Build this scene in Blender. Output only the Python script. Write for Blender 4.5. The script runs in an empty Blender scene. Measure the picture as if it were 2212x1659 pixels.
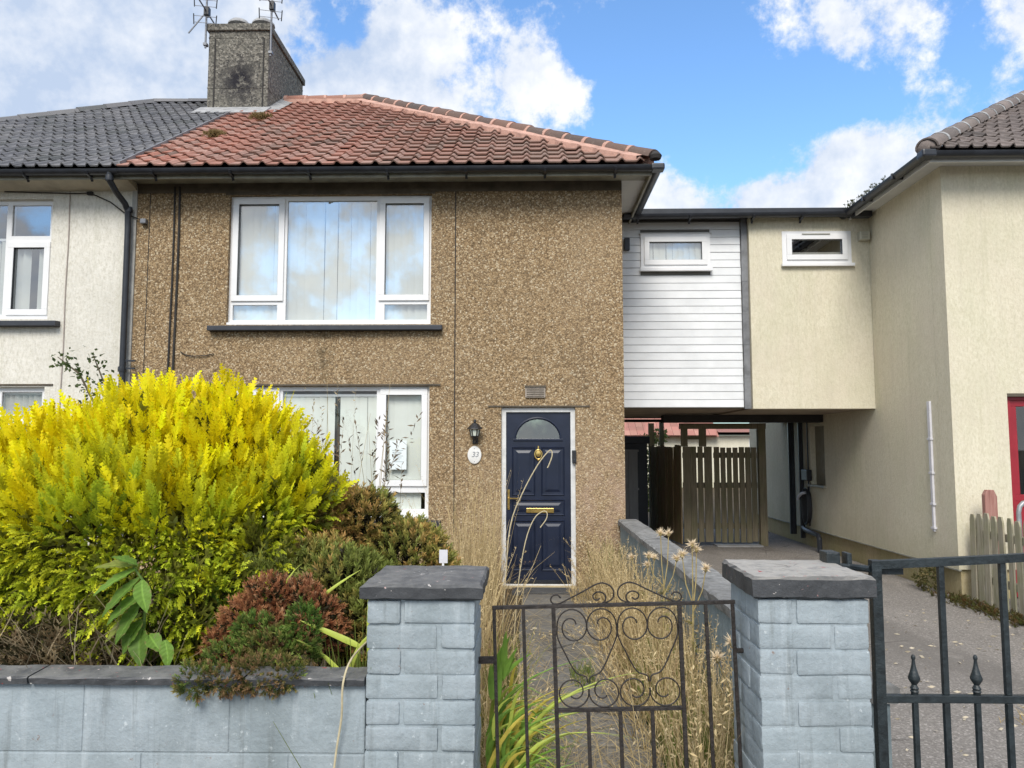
import bpy, bmesh, math, random
import numpy as np
from mathutils import Vector, Matrix
R = math.radians
random.seed(7); rng = np.random.default_rng(7)
sc = bpy.context.scene
C = bpy.context.collection

# ------------------------------------------------------------------ camera, sky, sun, exposure
cam_d = bpy.data.cameras.new('camera'); cam = bpy.data.objects.new('camera', cam_d); C.objects.link(cam)
cam_d.sensor_width = 36; cam_d.lens = 36*1671/2212; cam_d.clip_end = 3000; cam_d.clip_start = 0.05
cam.location = (0, 0, 1.6); cam.rotation_euler = (R(90+4.8), 0, R(1.17)); sc.camera = cam

SUN_EL, SUN_AZ = 42, 8          # azimuth: degrees to the left of straight behind the camera
world = bpy.data.worlds.new('World'); sc.world = world; world.use_nodes = True
def build_world():
    nt = world.node_tree; nt.nodes.clear(); L = nt.links
    def N(t, **k):
        n = nt.nodes.new(t)
        for a, b in k.items(): setattr(n, a, b)
        return n
    def val(s, v):
        if hasattr(v, 'links') or isinstance(v, bpy.types.NodeSocket): L.new(v, s)
        else: s.default_value = v
    def M(op, a, b=None, c=None, clamp=False):
        n = N('ShaderNodeMath', operation=op, use_clamp=clamp); val(n.inputs[0], a)
        if b is not None: val(n.inputs[1], b)
        if c is not None: val(n.inputs[2], c)
        return n.outputs[0]
    def mixc(f, a, b):
        n = N('ShaderNodeMix', data_type='RGBA'); val(n.inputs['Factor'], f)
        val(n.inputs['A'], a); val(n.inputs['B'], b); return n.outputs['Result']
    out = N('ShaderNodeOutputWorld'); bg = N('ShaderNodeBackground'); L.new(bg.outputs[0], out.inputs[0])
    sky = N('ShaderNodeTexSky', sky_type='NISHITA', sun_disc=False, sun_elevation=R(SUN_EL),
            sun_rotation=R(180+SUN_AZ), altitude=0, air_density=1.0, dust_density=0.6, ozone_density=1.6)
    tc = N('ShaderNodeTexCoord'); d = tc.outputs['Generated']
    def noise(scale, detail, rough, vec, dist=0.0):
        n = N('ShaderNodeTexNoise'); n.inputs['Scale'].default_value = scale; n.inputs['Detail'].default_value = detail
        n.inputs['Roughness'].default_value = rough; n.inputs['Distortion'].default_value = dist; L.new(vec, n.inputs['Vector']); return n.outputs[0]
    # cumulus heads: direction x, y, z, angular radius, amount
    heads = [(-0.498,0.759,0.420,0.19,0.42),(-0.521,0.769,0.371,0.084,0.40),(-0.410,0.805,0.429,0.16,0.40),(-0.306,0.827,0.472,0.078,0.22),(-0.359,0.801,0.479,0.11,0.36),
     (-0.184,0.869,0.460,0.078,0.36),(-0.105,0.893,0.437,0.102,0.36),(-0.022,0.896,0.444,0.090,0.34),(0.051,0.909,0.414,0.066,0.28),
     (-0.129,0.862,0.490,0.054,0.20),(-0.005,0.870,0.493,0.066,0.22),(-0.211,0.895,0.393,0.10,0.40),(0.188,0.880,0.436,0.03,0.32),
     (0.315,0.832,0.457,0.066,0.40),(0.378,0.803,0.461,0.066,0.40),(0.284,0.849,0.445,0.036,0.26),(0.432,0.818,0.380,0.072,0.38),
     (0.487,0.785,0.384,0.09,0.42),(0.487,0.758,0.433,0.036,0.30),(0.172,0.934,0.313,0.060,0.52),(0.317,0.896,0.310,0.075,0.55),
     (0.377,0.872,0.312,0.062,0.50),(0.411,0.853,0.321,0.050,0.42),(0.237,0.923,0.303,0.04,0.42),(0.142,0.876,0.460,0.110,-0.26),
     (0.227,0.901,0.369,0.115,-0.34),(0.192,0.853,0.486,0.10,-0.34),(-0.217,0.846,0.487,0.036,-0.14),(0.109,0.926,0.363,0.036,-0.14),(0.380,0.834,0.401,0.060,-0.50),(0.455,0.785,0.421,0.060,-0.50),(0.277,0.881,0.383,0.072,-0.40),(0.421,0.840,0.342,0.036,-0.40),(0.278,0.910,0.309,0.042,0.35),(0.188,0.933,0.306,0.042,0.30),(-0.266,0.849,0.456,0.027,-0.22),(0.050,0.881,0.470,0.036,-0.25),(-0.049,0.881,0.471,0.027,-0.18)]
    acc = None
    for x, y, z, r, a in heads:
        n = N('ShaderNodeVectorMath', operation='DISTANCE'); L.new(d, n.inputs[0]); n.inputs[1].default_value = (x, y, z)
        t = N('ShaderNodeMapRange', interpolation_type='SMOOTHSTEP'); L.new(n.outputs['Value'], t.inputs[0])
        t.inputs[1].default_value = 0.0; t.inputs[2].default_value = r*1.5; t.inputs[3].default_value = a*.92; t.inputs[4].default_value = 0.0
        acc = t.outputs[0] if acc is None else M('ADD', acc, t.outputs[0])
    # fields of small cloud everywhere else
    sep = N('ShaderNodeSeparateXYZ'); L.new(d, sep.inputs[0])
    fb = noise(10.0, 8, 0.64, d)
    big = noise(2.6, 3, 0.5, d)
    # the open field of cloud thins out over the houses
    n = N('ShaderNodeVectorMath', operation='DISTANCE'); L.new(d, n.inputs[0]); n.inputs[1].default_value = (0.0, 0.86, 0.44)
    t = N('ShaderNodeMapRange', interpolation_type='SMOOTHSTEP'); L.new(n.outputs['Value'], t.inputs[0])
    t.inputs[1].default_value = 0.45; t.inputs[2].default_value = 0.95; t.inputs[3].default_value = 0.0; t.inputs[4].default_value = 0.42
    field = M('ADD', M('MULTIPLY', M('SUBTRACT', fb, 0.5), 2.35), M('MULTIPLY', M('SUBTRACT', big, 0.5), 0.35))
    field = M('ADD', M('ADD', field, acc), t.outputs[0])
    mask = N('ShaderNodeMapRange', interpolation_type='SMOOTHSTEP'); L.new(field, mask.inputs[0])
    mask.inputs[1].default_value = 0.04; mask.inputs[2].default_value = 0.42
    # thickness gives the grey bellies
    off = N('ShaderNodeVectorMath', operation='ADD'); L.new(d, off.inputs[0]); off.inputs[1].default_value = (0.012, 0.0, -0.022)
    fb2 = noise(10.0, 4, 0.6, off.outputs[0])
    soft = noise(5.0, 4, 0.55, off.outputs[0])
    lit = M('ADD', M('MULTIPLY', M('SUBTRACT', fb, fb2), 2.6), M('MULTIPLY', soft, 0.9), clamp=False)
    n2 = N('ShaderNodeVectorMath', operation='DISTANCE'); L.new(d, n2.inputs[0]); n2.inputs[1].default_value = (-0.50, 0.74, 0.45)
    t2 = N('ShaderNodeMapRange', interpolation_type='SMOOTHSTEP'); L.new(n2.outputs['Value'], t2.inputs[0])
    t2.inputs[1].default_value = 0.12; t2.inputs[2].default_value = 0.50; t2.inputs[3].default_value = 0.58; t2.inputs[4].default_value = 0.0
    lit = M('SUBTRACT', M('ADD', lit, 0.22), t2.outputs[0], clamp=True)
    ccol = mixc(lit, (1.75, 2.10, 2.70, 1), (3.35, 3.38, 3.42, 1))
    # a sky of the photograph's blue
    tint = N('ShaderNodeMix', data_type='RGBA', blend_type='MULTIPLY'); tint.inputs['Factor'].default_value = 1
    L.new(sky.outputs[0], tint.inputs['A']); tint.inputs['B'].default_value = SKYTINT
    hz = M('MULTIPLY', mask.outputs[0], 0.97)
    final = mixc(hz, tint.outputs['Result'], ccol)
    L.new(final, bg.inputs[0]); bg.inputs[1].default_value = 0.15
SKYTINT = (0.58, 0.74, 0.86, 1)
build_world(); world.cycles.sampling_method = 'MANUAL'; world.cycles.sample_map_resolution = 256
sl = bpy.data.lights.new('sun', 'SUN'); sun = bpy.data.objects.new('sun', sl); C.objects.link(sun)
sl.energy = 1.55; sl.angle = R(26); sl.color = (1.0, 0.95, 0.87)
az = R(SUN_AZ); el = R(SUN_EL)
sd = Vector((-math.sin(az)*math.cos(el), -math.cos(az)*math.cos(el), math.sin(el)))   # towards the sun
sun.rotation_euler = sd.to_track_quat('Z', 'Y').to_euler(); sun.location = (-6, -10, 14)
vs = sc.view_settings; vs.view_transform = 'Standard'; vs.look = 'None'; vs.gamma = 1.0; vs.use_curve_mapping = False
vs.exposure = 1.1
sc.cycles.max_bounces = 6; sc.cycles.diffuse_bounces = 3; sc.cycles.glossy_bounces = 2; sc.cycles.transmission_bounces = 3; sc.cycles.transparent_max_bounces = 10
sc.cycles.caustics_reflective = False; sc.cycles.caustics_refractive = False

# ------------------------------------------------------------------ materials
class NT:
    def __init__(s, name):
        s.m = bpy.data.materials.new(name); s.m.use_nodes = True; s.t = s.m.node_tree; s.t.nodes.clear()
        s.out = s.n('ShaderNodeOutputMaterial'); s.p = s.n('ShaderNodeBsdfPrincipled'); s.t.links.new(s.p.outputs[0], s.out.inputs[0])
        s._pos = None
    def n(s, t, **k):
        n = s.t.nodes.new(t)
        for a, b in k.items(): setattr(n, a, b)
        return n
    def l(s, a, b):
        if isinstance(a, bpy.types.NodeSocket): s.t.links.new(a, b)
        else: b.default_value = a
    def pos(s, scale=None, obj=False, jitter=False):
        if obj: v = s.n('ShaderNodeTexCoord').outputs['Object']
        else: v = s.n('ShaderNodeNewGeometry').outputs['Position']
        if jitter:
            oi = s.n('ShaderNodeObjectInfo'); a = s.n('ShaderNodeVectorMath', operation='MULTIPLY_ADD')
            s.l(oi.outputs['Random'], a.inputs[0]); a.inputs[1].default_value = (31, 57, 13); s.l(v, a.inputs[2]); v = a.outputs[0]
        if scale:
            a = s.n('ShaderNodeVectorMath', operation='MULTIPLY'); s.l(v, a.inputs[0]); a.inputs[1].default_value = scale; v = a.outputs[0]
        return v
    def noise(s, scale, detail=4, rough=0.55, vec=None, dist=0):
        n = s.n('ShaderNodeTexNoise'); n.inputs['Scale'].default_value = scale; n.inputs['Detail'].default_value = detail
        n.inputs['Roughness'].default_value = rough; n.inputs['Distortion'].default_value = dist
        s.l(vec if vec is not None else s.pos(), n.inputs['Vector']); return n.outputs[0]
    def vor(s, scale, vec=None, feature='F1'):
        n = s.n('ShaderNodeTexVoronoi', feature=feature); n.inputs['Scale'].default_value = scale
        s.l(vec if vec is not None else s.pos(), n.inputs['Vector']); return n
    def ramp(s, f, pts, interp='LINEAR'):
        n = s.n('ShaderNodeValToRGB'); n.color_ramp.interpolation = interp; e = n.color_ramp.elements
        while len(e) < len(pts): e.new(0.5)
        for i, (p, c) in enumerate(pts):
            e[i].position = p; e[i].color = (*c, 1) if len(c) == 3 else c
        s.l(f, n.inputs[0]); return n.outputs[0]
    def mr(s, f, a, b, c=0.0, d=1.0):
        n = s.n('ShaderNodeMapRange'); s.l(f, n.inputs[0])
        for i, v in enumerate((a, b, c, d)): n.inputs[i+1].default_value = v
        return n.outputs[0]
    def math(s, op, a, b, clamp=False):
        n = s.n('ShaderNodeMath', operation=op, use_clamp=clamp); s.l(a, n.inputs[0]); s.l(b, n.inputs[1]); return n.outputs[0]
    def mix(s, f, a, b, mode='MIX'):
        n = s.n('ShaderNodeMix', data_type='RGBA', blend_type=mode); s.l(f, n.inputs['Factor'])
        for q, v in (('A', a), ('B', b)):
            s.l((*v, 1) if isinstance(v, tuple) and len(v) == 3 else v, n.inputs[q])
        return n.outputs['Result']
    def bump(s, h, strength=0.3, dist=0.01):
        n = s.n('ShaderNodeBump'); n.inputs['Strength'].default_value = strength; n.inputs['Distance'].default_value = dist
        s.l(h, n.inputs['Height']); s.l(n.outputs[0], s.p.inputs['Normal'])
    def col(s, c): s.l((*c, 1) if isinstance(c, tuple) and len(c) == 3 else c, s.p.inputs['Base Color'])
    def rough(s, r): s.l(r, s.p.inputs['Roughness'])
def ragged_band(t, base, axis, lo, hi, colr, amount, nscale=3.0):
    """tint with a ragged edge along one world axis"""
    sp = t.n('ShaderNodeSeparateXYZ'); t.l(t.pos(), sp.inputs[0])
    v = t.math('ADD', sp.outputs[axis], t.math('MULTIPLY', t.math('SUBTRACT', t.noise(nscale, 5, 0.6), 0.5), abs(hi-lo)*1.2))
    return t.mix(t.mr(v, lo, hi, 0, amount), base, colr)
def simple(name, c, rough=0.6, var=0.12, scale=6, bump=0.0, bscale=60, metal=0.0, jitter=False, spec=0.5):
    t = NT(name); n = t.noise(scale, 6, 0.6, t.pos(jitter=jitter))
    d = tuple(max(0, x*(1-var*2)) for x in c); b = tuple(min(1, x*(1+var*1.3)) for x in c)
    t.col(t.ramp(n, [(0.25, d), (0.55, c), (0.8, b)])); t.rough(t.mr(n, 0.2, 0.8, rough*0.85, min(1, rough*1.15)))
    t.p.inputs['Metallic'].default_value = metal; t.p.inputs['Specular IOR Level'].default_value = spec
    if bump: t.bump(t.noise(bscale, 4, 0.6), bump, 0.01)
    return t.m
MT = {}
def mk_pebble():
    t = NT('pebbledash'); p = t.pos()
    v1 = t.vor(61, p); v2 = t.vor(140, p)
    sx = t.n('ShaderNodeSeparateColor'); t.l(v1.outputs['Color'], sx.inputs[0])
    sx2 = t.n('ShaderNodeSeparateColor'); t.l(v2.outputs['Color'], sx2.inputs[0])
    c1 = t.ramp(sx.outputs[0], [(0.0, (.085,.052,.024)), (0.25, (.22,.140,.070)), (0.48, (.36,.24,.122)), (0.72, (.47,.325,.175)), (0.88, (.60,.46,.28)), (0.97, (.80,.69,.50))])
    c2 = t.ramp(sx2.outputs[0], [(0.0, (.10,.066,.035)), (0.5, (.28,.20,.115)), (0.9, (.45,.345,.215)), (1.0, (.70,.61,.46))])
    c = t.mix(0.40, c1, c2); c = t.mix(.05, c, (.29, .215, .13))
    # joints of mortar between the chippings
    c = t.mix(t.mr(v1.outputs['Distance'], 0.45, 0.85, 0, .55), c, (.085, .055, .03))
    big = t.noise(0.9, 5, 0.6, p)
    c = t.mix(t.mr(big, 0.35, 0.7, 0, .30), c, t.mix(1.0, c, (.80, .74, .68), 'MULTIPLY'))
    c = t.mix(t.mr(t.noise(1.7, 6, .65, t.pos(scale=(1.6, 1, .45))), .50, .72, 0, .24), c, (.16, .125, .08))
    c = t.mix(t.mr(t.noise(.55, 3, .5, p), .48, .68, 0, .30), c, (.40, .30, .19))
    # rubbed paler, pinker patch beside the door
    dn = t.n('ShaderNodeVectorMath', operation='DISTANCE'); sq = t.pos(scale=(1.5, 0, 0.9)); t.l(sq, dn.inputs[0]); dn.inputs[1].default_value = (0.93*1.5, 0, 1.0*0.9)
    pm = t.math('MULTIPLY', t.mr(dn.outputs['Value'], 0.25, 0.75, 1, 0), t.mr(t.noise(4, 5, .65, p), .40, .62))
    c = t.mix(t.math('MULTIPLY', pm, .6), c, t.mix(t.math('MULTIPLY', sx.outputs[1], .55), (.46, .33, .25), (.25, .16, .115)))
    # ragged green-black band towards the wall top; grime washed down below the sill
    c = ragged_band(t, c, 2, 4.58, 4.82, (.05, .045, .03), .75, 2.5)
    dn2 = t.n('ShaderNodeVectorMath', operation='DISTANCE'); t.l(t.pos(scale=(1.7, 0, .55)), dn2.inputs[0]); dn2.inputs[1].default_value = (-2.42*1.7, 0, 2.72*.55)
    c = t.mix(t.math('MULTIPLY', t.mr(dn2.outputs['Value'], .05, .3, 1, 0), t.mr(t.noise(9, 4, .6, p), .4, .6, 0, .55)), c, (.07, .055, .03))
    t.col(c); t.rough(0.9); t.p.inputs['Specular IOR Level'].default_value = .25
    t.bump(t.math('SUBTRACT', 1.0, v1.outputs['Distance']), 0.55, 0.012)
    return t.m
def mk_render(name, c, lo, hi, fine=120, warm=None, green=0.0, streak=0.3, bump=.5):
    t = NT(name); p = t.pos()
    n = t.noise(fine, 3, .7, t.pos(scale=(1, 1, .45))); b = t.noise(1.3, 6, .62, p)
    st = t.noise(5, 5, .6, t.pos(scale=(3.2, 3.2, .28)))
    cc = t.ramp(n, [(0.3, lo), (0.5, c), (0.72, hi)])
    cc = t.mix(t.mr(b, .42, .72, 0, .55), cc, warm or tuple(x*.8 for x in c))
    cc = t.mix(t.mr(st, .48, .75, 0, streak), cc, tuple(x*.66 for x in c))
    cc = t.mix(t.mr(t.noise(.7, 6, .65, p), .5, .75, 0, .35), cc, (c[0]*.80, c[1]*.80, c[2]*.78))
    run = t.noise(2.2, 6, .7, t.pos(scale=(5, 5, .16))); cc = t.mix(t.mr(run, .56, .74, 0, .30), cc, (c[0]*.60, c[1]*.62, c[2]*.50))
    sp = t.n('ShaderNodeSeparateXYZ'); t.l(p, sp.inputs[0])
    low = t.math('ADD', sp.outputs[2], t.math('MULTIPLY', t.noise(2.4, 5, .6, p), .9)); cc = t.mix(t.mr(low, .45, 1.15, .45, 0), cc, (c[0]*.55, c[1]*.56, c[2]*.42))
    if green: cc = t.mix(t.mr(t.noise(2.1, 5, .6, t.pos(scale=(1, 1, .5))), .45, .75, 0, green), cc, (c[0]*.62, c[1]*.72, c[2]*.55))
    t.col(cc); t.rough(.9); t.p.inputs['Specular IOR Level'].default_value = .2
    t.bump(t.noise(fine*.8, 4, .7, p), bump, .008)
    return t.m
def mk_tile(name, a, b, c, dark, lichen, amount):
    t = NT(name); oi = t.n('ShaderNodeObjectInfo'); r = oi.outputs['Random']
    p = t.pos()
    base = t.ramp(r, [(0.0, a), (0.4, b), (0.75, c), (1.0, dark)])
    base = t.mix(t.mr(t.noise(1.1, 4, .6, p), .42, .66, 0, amount), base, dark)
    base = t.mix(t.mr(t.noise(26, 5, .7, p), .55, .75, 0, .5), base, lichen)
    base = t.mix(t.mr(t.noise(70, 3, .6, p), .3, .7, .0, .35), base, tuple(x*.55 for x in b))
    t.col(base); t.rough(.85); t.p.inputs['Specular IOR Level'].default_value = .25; t.bump(t.noise(90, 3, .6, p), .3, .004)
    return t, base
def mk_red_tile():
    t, base = mk_tile('red_clay_tile', (.45,.205,.15), (.38,.18,.135), (.48,.29,.235), (.19,.135,.11), (.54,.44,.37), .34)
    # older, sootier tiles towards the hip end
    sp = t.n('ShaderNodeSeparateXYZ'); t.l(t.pos(), sp.inputs[0])
    v = t.math('ADD', sp.outputs[0], t.math('MULTIPLY', t.noise(.9, 4, .6), 3.2))
    t.col(t.mix(t.mr(v, -2.2, 1.2, 0, .62), base, t.mix(t.noise(8, 4, .6), (.16, .115, .095), (.31, .22, .175)))); return t.m
def mk_glass(name, refl=0.16, tint=(.965,.985,.98)):
    t = NT(name); t.t.nodes.remove(t.p)
    tr = t.n('ShaderNodeBsdfTransparent'); tr.inputs[0].default_value = (*tint, 1)
    gl = t.n('ShaderNodeBsdfGlossy'); gl.inputs['Roughness'].default_value = .015; gl.inputs[0].default_value = (1, 1, 1, 1)
    fr = t.n('ShaderNodeLayerWeight'); fr.inputs[0].default_value = .5
    bp = t.n('ShaderNodeBump'); bp.inputs['Strength'].default_value = .035; bp.inputs['Distance'].default_value = .02; t.l(t.noise(1.6, 2, .5), bp.inputs['Height'])
    t.l(bp.outputs[0], gl.inputs['Normal'])
    f = t.math('ADD', t.math('MULTIPLY', t.math('POWER', fr.outputs['Facing'], 4.0), .75), refl+.045, clamp=True)
    mx = t.n('ShaderNodeMixShader'); t.l(f, mx.inputs[0]); t.l(tr.outputs[0], mx.inputs[1]); t.l(gl.outputs[0], mx.inputs[2]); t.l(mx.outputs[0], t.out.inputs[0])
    return t.m
def mk_foliage(name, trans=.25, rough=.55):
    t = NT(name); a = t.n('ShaderNodeAttribute', attribute_name='Col')
    t.l(a.outputs['Color'], t.p.inputs['Base Color']); t.rough(rough); t.p.inputs['Specular IOR Level'].default_value = .3
    tr = t.n('ShaderNodeBsdfTranslucent'); t.l(a.outputs['Color'], tr.inputs[0])
    mx = t.n('ShaderNodeMixShader'); mx.inputs[0].default_value = trans; t.l(t.p.outputs[0], mx.inputs[1]); t.l(tr.outputs[0], mx.inputs[2]); t.l(mx.outputs[0], t.out.inputs[0])
    return t.m
def mk_paint_masonry():
    t = NT('blue_grey_masonry_paint'); p = t.pos()
    n = t.noise(7, 7, .65, p); f = t.noise(60, 4, .6, p)
    c = t.ramp(n, [(.25, (.255,.295,.320)), (.5, (.315,.36,.388)), (.78, (.385,.43,.458))])
    c = t.mix(t.mr(f, .5, .75, 0, .3), c, (.44, .52, .56))
    oi = t.n('ShaderNodeObjectInfo'); c = t.mix(t.mr(oi.outputs['Random'], 0, 1, 0, .25), c, (.33, .40, .43))
    c = t.mix(t.mr(t.noise(2.2, 5, .6, t.pos(scale=(1, 1, .6))), .5, .72, 0, .55), c, (.15, .18, .185))
    c = t.mix(t.mr(t.noise(1.5, 6, .7, p), .52, .66, 0, .5), c, (.17, .20, .205))
    c = t.mix(t.mr(t.noise(4, 5, .65, t.pos(scale=(5, 5, .5))), .54, .72, 0, .5), c, (.50, .55, .58))
    c = t.mix(t.mr(t.noise(33, 5, .7, p), .64, .70, 0, .75), c, (.58, .63, .65))
    c = t.mix(t.mr(t.noise(19, 5, .75, p), .665, .70, 0, .8), c, (.23, .15, .115))
    sp = t.n('ShaderNodeSeparateXYZ'); t.l(p, sp.inputs[0]); c = t.mix(t.mr(t.math('ADD', sp.outputs[2], t.math('MULTIPLY', t.noise(6, 5, .6, p), .35)), .2, .95, .55, 0), c, (.14, .15, .12)); c = t.mix(t.mr(t.noise(5, 5, .65, t.pos(scale=(6, 6, .4))), .56, .74, 0, .55), c, (.13, .145, .14))
    t.col(c); t.rough(.8); t.p.inputs['Specular IOR Level'].default_value = .3
    t.bump(t.math('ADD', t.noise(45, 5, .65, p), t.math('MULTIPLY', n, 1.5)), .45, .01)
    return t.m
def mk_coping(worn=(.20, .195, .185), lo=.35, hi=.62):
    t = NT('chipped_black_coping_paint'); p = t.pos()
    c = t.ramp(t.noise(9, 6, .65, p), [(.3, (.028,.03,.034)), (.55, (.055,.058,.063)), (.8, (.12,.12,.125))])
    nrm = t.n('ShaderNodeNewGeometry'); sp = t.n('ShaderNodeSeparateXYZ'); t.l(nrm.outputs['Normal'], sp.inputs[0])
    c = t.mix(t.math('MULTIPLY', t.mr(sp.outputs[2], .5, .95), t.mr(t.noise(14, 6, .7, p), lo, hi, .2, .92)), c, worn)
    c = t.mix(t.mr(t.noise(42, 3, .6, p), .66, .69, 0, 1), c, t.mix(t.mr(t.noise(11, 2, .5, p), .46, .54), (.34, .045, .045), (.5, .47, .44)))
    t.col(c); t.rough(.62); t.bump(t.noise(70, 5, .7, p), .5, .006); return t.m
def mk_wood(name, a, b, c, green=None, jitter=True):
    t = NT(name); p = t.pos(jitter=jitter)
    g = t.noise(6, 6, .65, t.pos(scale=(9, 9, .6), jitter=jitter)); oi = t.n('ShaderNodeObjectInfo')
    cc = t.ramp(g, [(.28, a), (.5, b), (.75, c)])
    cc = t.mix(t.mr(oi.outputs['Random'], 0, 1, 0, .45), cc, b)
    if green: cc = t.mix(t.mr(t.noise(3, 5, .6, p), .42, .7, 0, .75), cc, green)
    t.col(cc); t.rough(.85); t.bump(g, .4, .006); return t.m
def mk_ground(name, a, b, c, scale=30, speck=None, bump=.4):
    t = NT(name); p = t.pos()
    cc = t.ramp(t.noise(scale, 6, .7, p), [(.28, a), (.5, b), (.74, c)])
    cc = t.mix(t.mr(t.noise(.9, 5, .6, p), .42, .68, 0, .55), cc, tuple(x*.72 for x in b))
    if speck:
        v = t.vor(95, p); s2 = t.n('ShaderNodeSeparateColor'); t.l(v.outputs['Color'], s2.inputs[0])
        cc = t.mix(t.mr(s2.outputs[0], .0, 1, 0, .55), cc, t.ramp(s2.outputs[1], [(0, tuple(x*.45 for x in b)), (.6, b), (.9, speck)]))
    cc = t.mix(t.mr(t.noise(.45, 5, .6, t.pos(scale=(1.6, .5, 1))), .5, .60, 0, .6), cc, tuple(x*.60 for x in b)); cc = t.mix(t.mr(t.noise(3.1, 5, .65, p), .58, .72, 0, .45), cc, tuple(min(1, x*1.45) for x in b))
    ve = t.vor(.8, t.pos(), 'DISTANCE_TO_EDGE'); cc = t.mix(t.math('MULTIPLY', t.mr(ve.outputs['Distance'], .004, .012, 1, 0), t.mr(t.noise(1.2, 3, .5, p), .5, .6, 0, .8)), cc, tuple(x*.3 for x in b))
    t.col(cc); t.rough(.92); t.p.inputs['Specular IOR Level'].default_value = .2; t.bump(t.noise(scale*2.2, 5, .7, p), bump, .01); return t.m
def mk_chimney():
    t = NT('soot_stained_roughcast'); p = t.pos()
    v = t.vor(38, p); s = t.n('ShaderNodeSeparateColor'); t.l(v.outputs['Color'], s.inputs[0])
    c = t.ramp(s.outputs[0], [(0, (.06,.056,.05)), (.4, (.13,.123,.105)), (.8, (.20,.185,.155)), (1, (.31,.29,.25))])
    c = t.mix(t.mr(t.noise(2, 5, .6, p), .45, .7, 0, .35), c, (.15, .145, .12))
    dn = t.n('ShaderNodeVectorMath', operation='DISTANCE'); t.l(t.pos(scale=(1, 0, .85)), dn.inputs[0]); dn.inputs[1].default_value = (-4.68, 0, 7.58*.85)
    c = t.mix(t.math('MULTIPLY', t.mr(dn.outputs['Value'], .10, .46, 1, 0), t.mr(t.noise(8, 6, .75, p), .40, .52, .15, 1)), c, (.013, .012, .017))
    t.col(c); t.rough(.95); t.bump(v.outputs['Distance'], .6, .012); return t.m
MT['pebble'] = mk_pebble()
MT['cream'] = mk_render('rough_cream_render', (.72,.69,.61), (.58,.55,.47), (.80,.77,.70), fine=42, bump=.9, streak=.18)
MT['yellow'] = mk_render('pale_yellow_scraped_render', (.68,.625,.48), (.58,.53,.39), (.75,.70,.56), fine=48, warm=(.64,.565,.45), green=.22, streak=.22)
MT['plinth'] = mk_render('algae_stained_plinth', (.52,.42,.26), (.38,.30,.17), (.60,.51,.34), fine=40, warm=(.36,.36,.15), green=.6, streak=.6)
MT['red_tile'] = mk_red_tile()
MT['grey_tile'] = (lambda tb: (tb[0].m))(mk_tile('grey_concrete_tile', (.20,.20,.21), (.165,.165,.178), (.23,.225,.23), (.13,.135,.135), (.34,.34,.31), .3))
MT['brown_tile'] = (lambda tb: (tb[0].m))(mk_tile('weathered_brown_tile', (.22,.185,.165), (.18,.15,.14), (.26,.215,.195), (.12,.105,.098), (.42,.38,.33), .4))
MT['hip'] = mk_tile('sooty_hip_tile', (.17,.115,.095), (.14,.105,.09), (.22,.13,.10), (.10,.085,.08), (.33,.25,.21), .4)[0].m
MT['mortar'] = simple('pink_roof_mortar', (.55,.33,.26), .95, .18, 9, .5, 60)
MT['lead'] = simple('grey_lead_flashing', (.20,.205,.215), .6, .22, 7, .3, 25)
MT['leadpale'] = simple('pale_cement_flashing', (.36,.36,.36), .85, .2, 9, .4, 40)
MT['upvc'] = simple('white_upvc', (.80,.80,.80), .35, .03, 3)
MT['fascia'] = simple('weathered_fascia_paint', (.33,.325,.27), .6, .2, 6)
MT['soffit'] = simple('white_soffit_board', (.62,.62,.60), .6, .08, 3)
MT['gutter'] = simple('black_gutter_plastic', (.022,.025,.032), .38, .2, 8)
MT['lintel'] = simple('stained_concrete_lintel', (.115,.095,.07), .9, .3, 5, .5, 80)
MT['sillpaint'] = simple('dark_slate_sill_paint', (.028,.032,.042), .5, .2, 8)
MT['glass'] = mk_glass('window_glass_sky', .23)
MT['glass_low'] = mk_glass('window_glass', .02)
MT['blind'] = simple('ivory_blind_fabric', (.70,.715,.66), .8, .05, 3)
MT['blindgrey'] = simple('grey_blind_fabric', (.45,.44,.41), .8, .08, 3)
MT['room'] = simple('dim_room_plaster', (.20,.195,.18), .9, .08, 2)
MT['navy'] = simple('navy_door_skin', (.009,.015,.036), .36, .15, 5)
MT['brass'] = simple('polished_brass', (.72,.50,.17), .28, .1, 20, metal=1.0)
MT['dirtywhite'] = simple('scuffed_white_frame', (.66,.66,.65), .5, .12, 9)
MT['blackmetal'] = simple('black_painted_iron', (.018,.019,.022), .45, .25, 30, .3, 90)
MT['rustmetal'] = simple('rusting_black_iron', (.026,.020,.017), .6, .45, 40, .4, 90)
MT['greengate'] = simple('weathered_dark_iron', (.020,.028,.032), .45, .35, 28, .3, 90)
MT['clad'] = simple('white_cladding_board', (.77,.78,.785), .5, .07, 2.2, jitter=True)
MT['paint'] = mk_paint_masonry(); MT['coping'] = mk_coping(); MT['coping_worn'] = mk_coping((.40, .375, .335), .25, .5); MT['chimney'] = mk_chimney()
MT['gatewood'] = mk_wood('mossy_dark_fence_wood', (.11,.092,.058), (.21,.175,.115), (.33,.275,.19), (.16,.155,.075))
MT['sidewood'] = mk_wood('brown_fence_wood', (.17,.12,.065), (.34,.24,.13), (.46,.34,.20), (.24,.24,.09))
MT['picket'] = mk_wood('silvered_picket_wood', (.20,.175,.12), (.37,.33,.24), (.52,.48,.38), (.26,.265,.13))
MT['pinkwood'] = mk_wood('faded_red_post', (.20,.09,.075), (.33,.16,.13), (.44,.27,.23))
MT['ground'] = mk_ground('dry_earth', (.05,.038,.024), (.10,.078,.048), (.18,.145,.09), 22)
MT['tarmac'] = mk_ground('pinkish_gravel_tarmac', (.155,.140,.126), (.235,.215,.195), (.34,.315,.29), 45, (.55,.505,.465))
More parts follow.
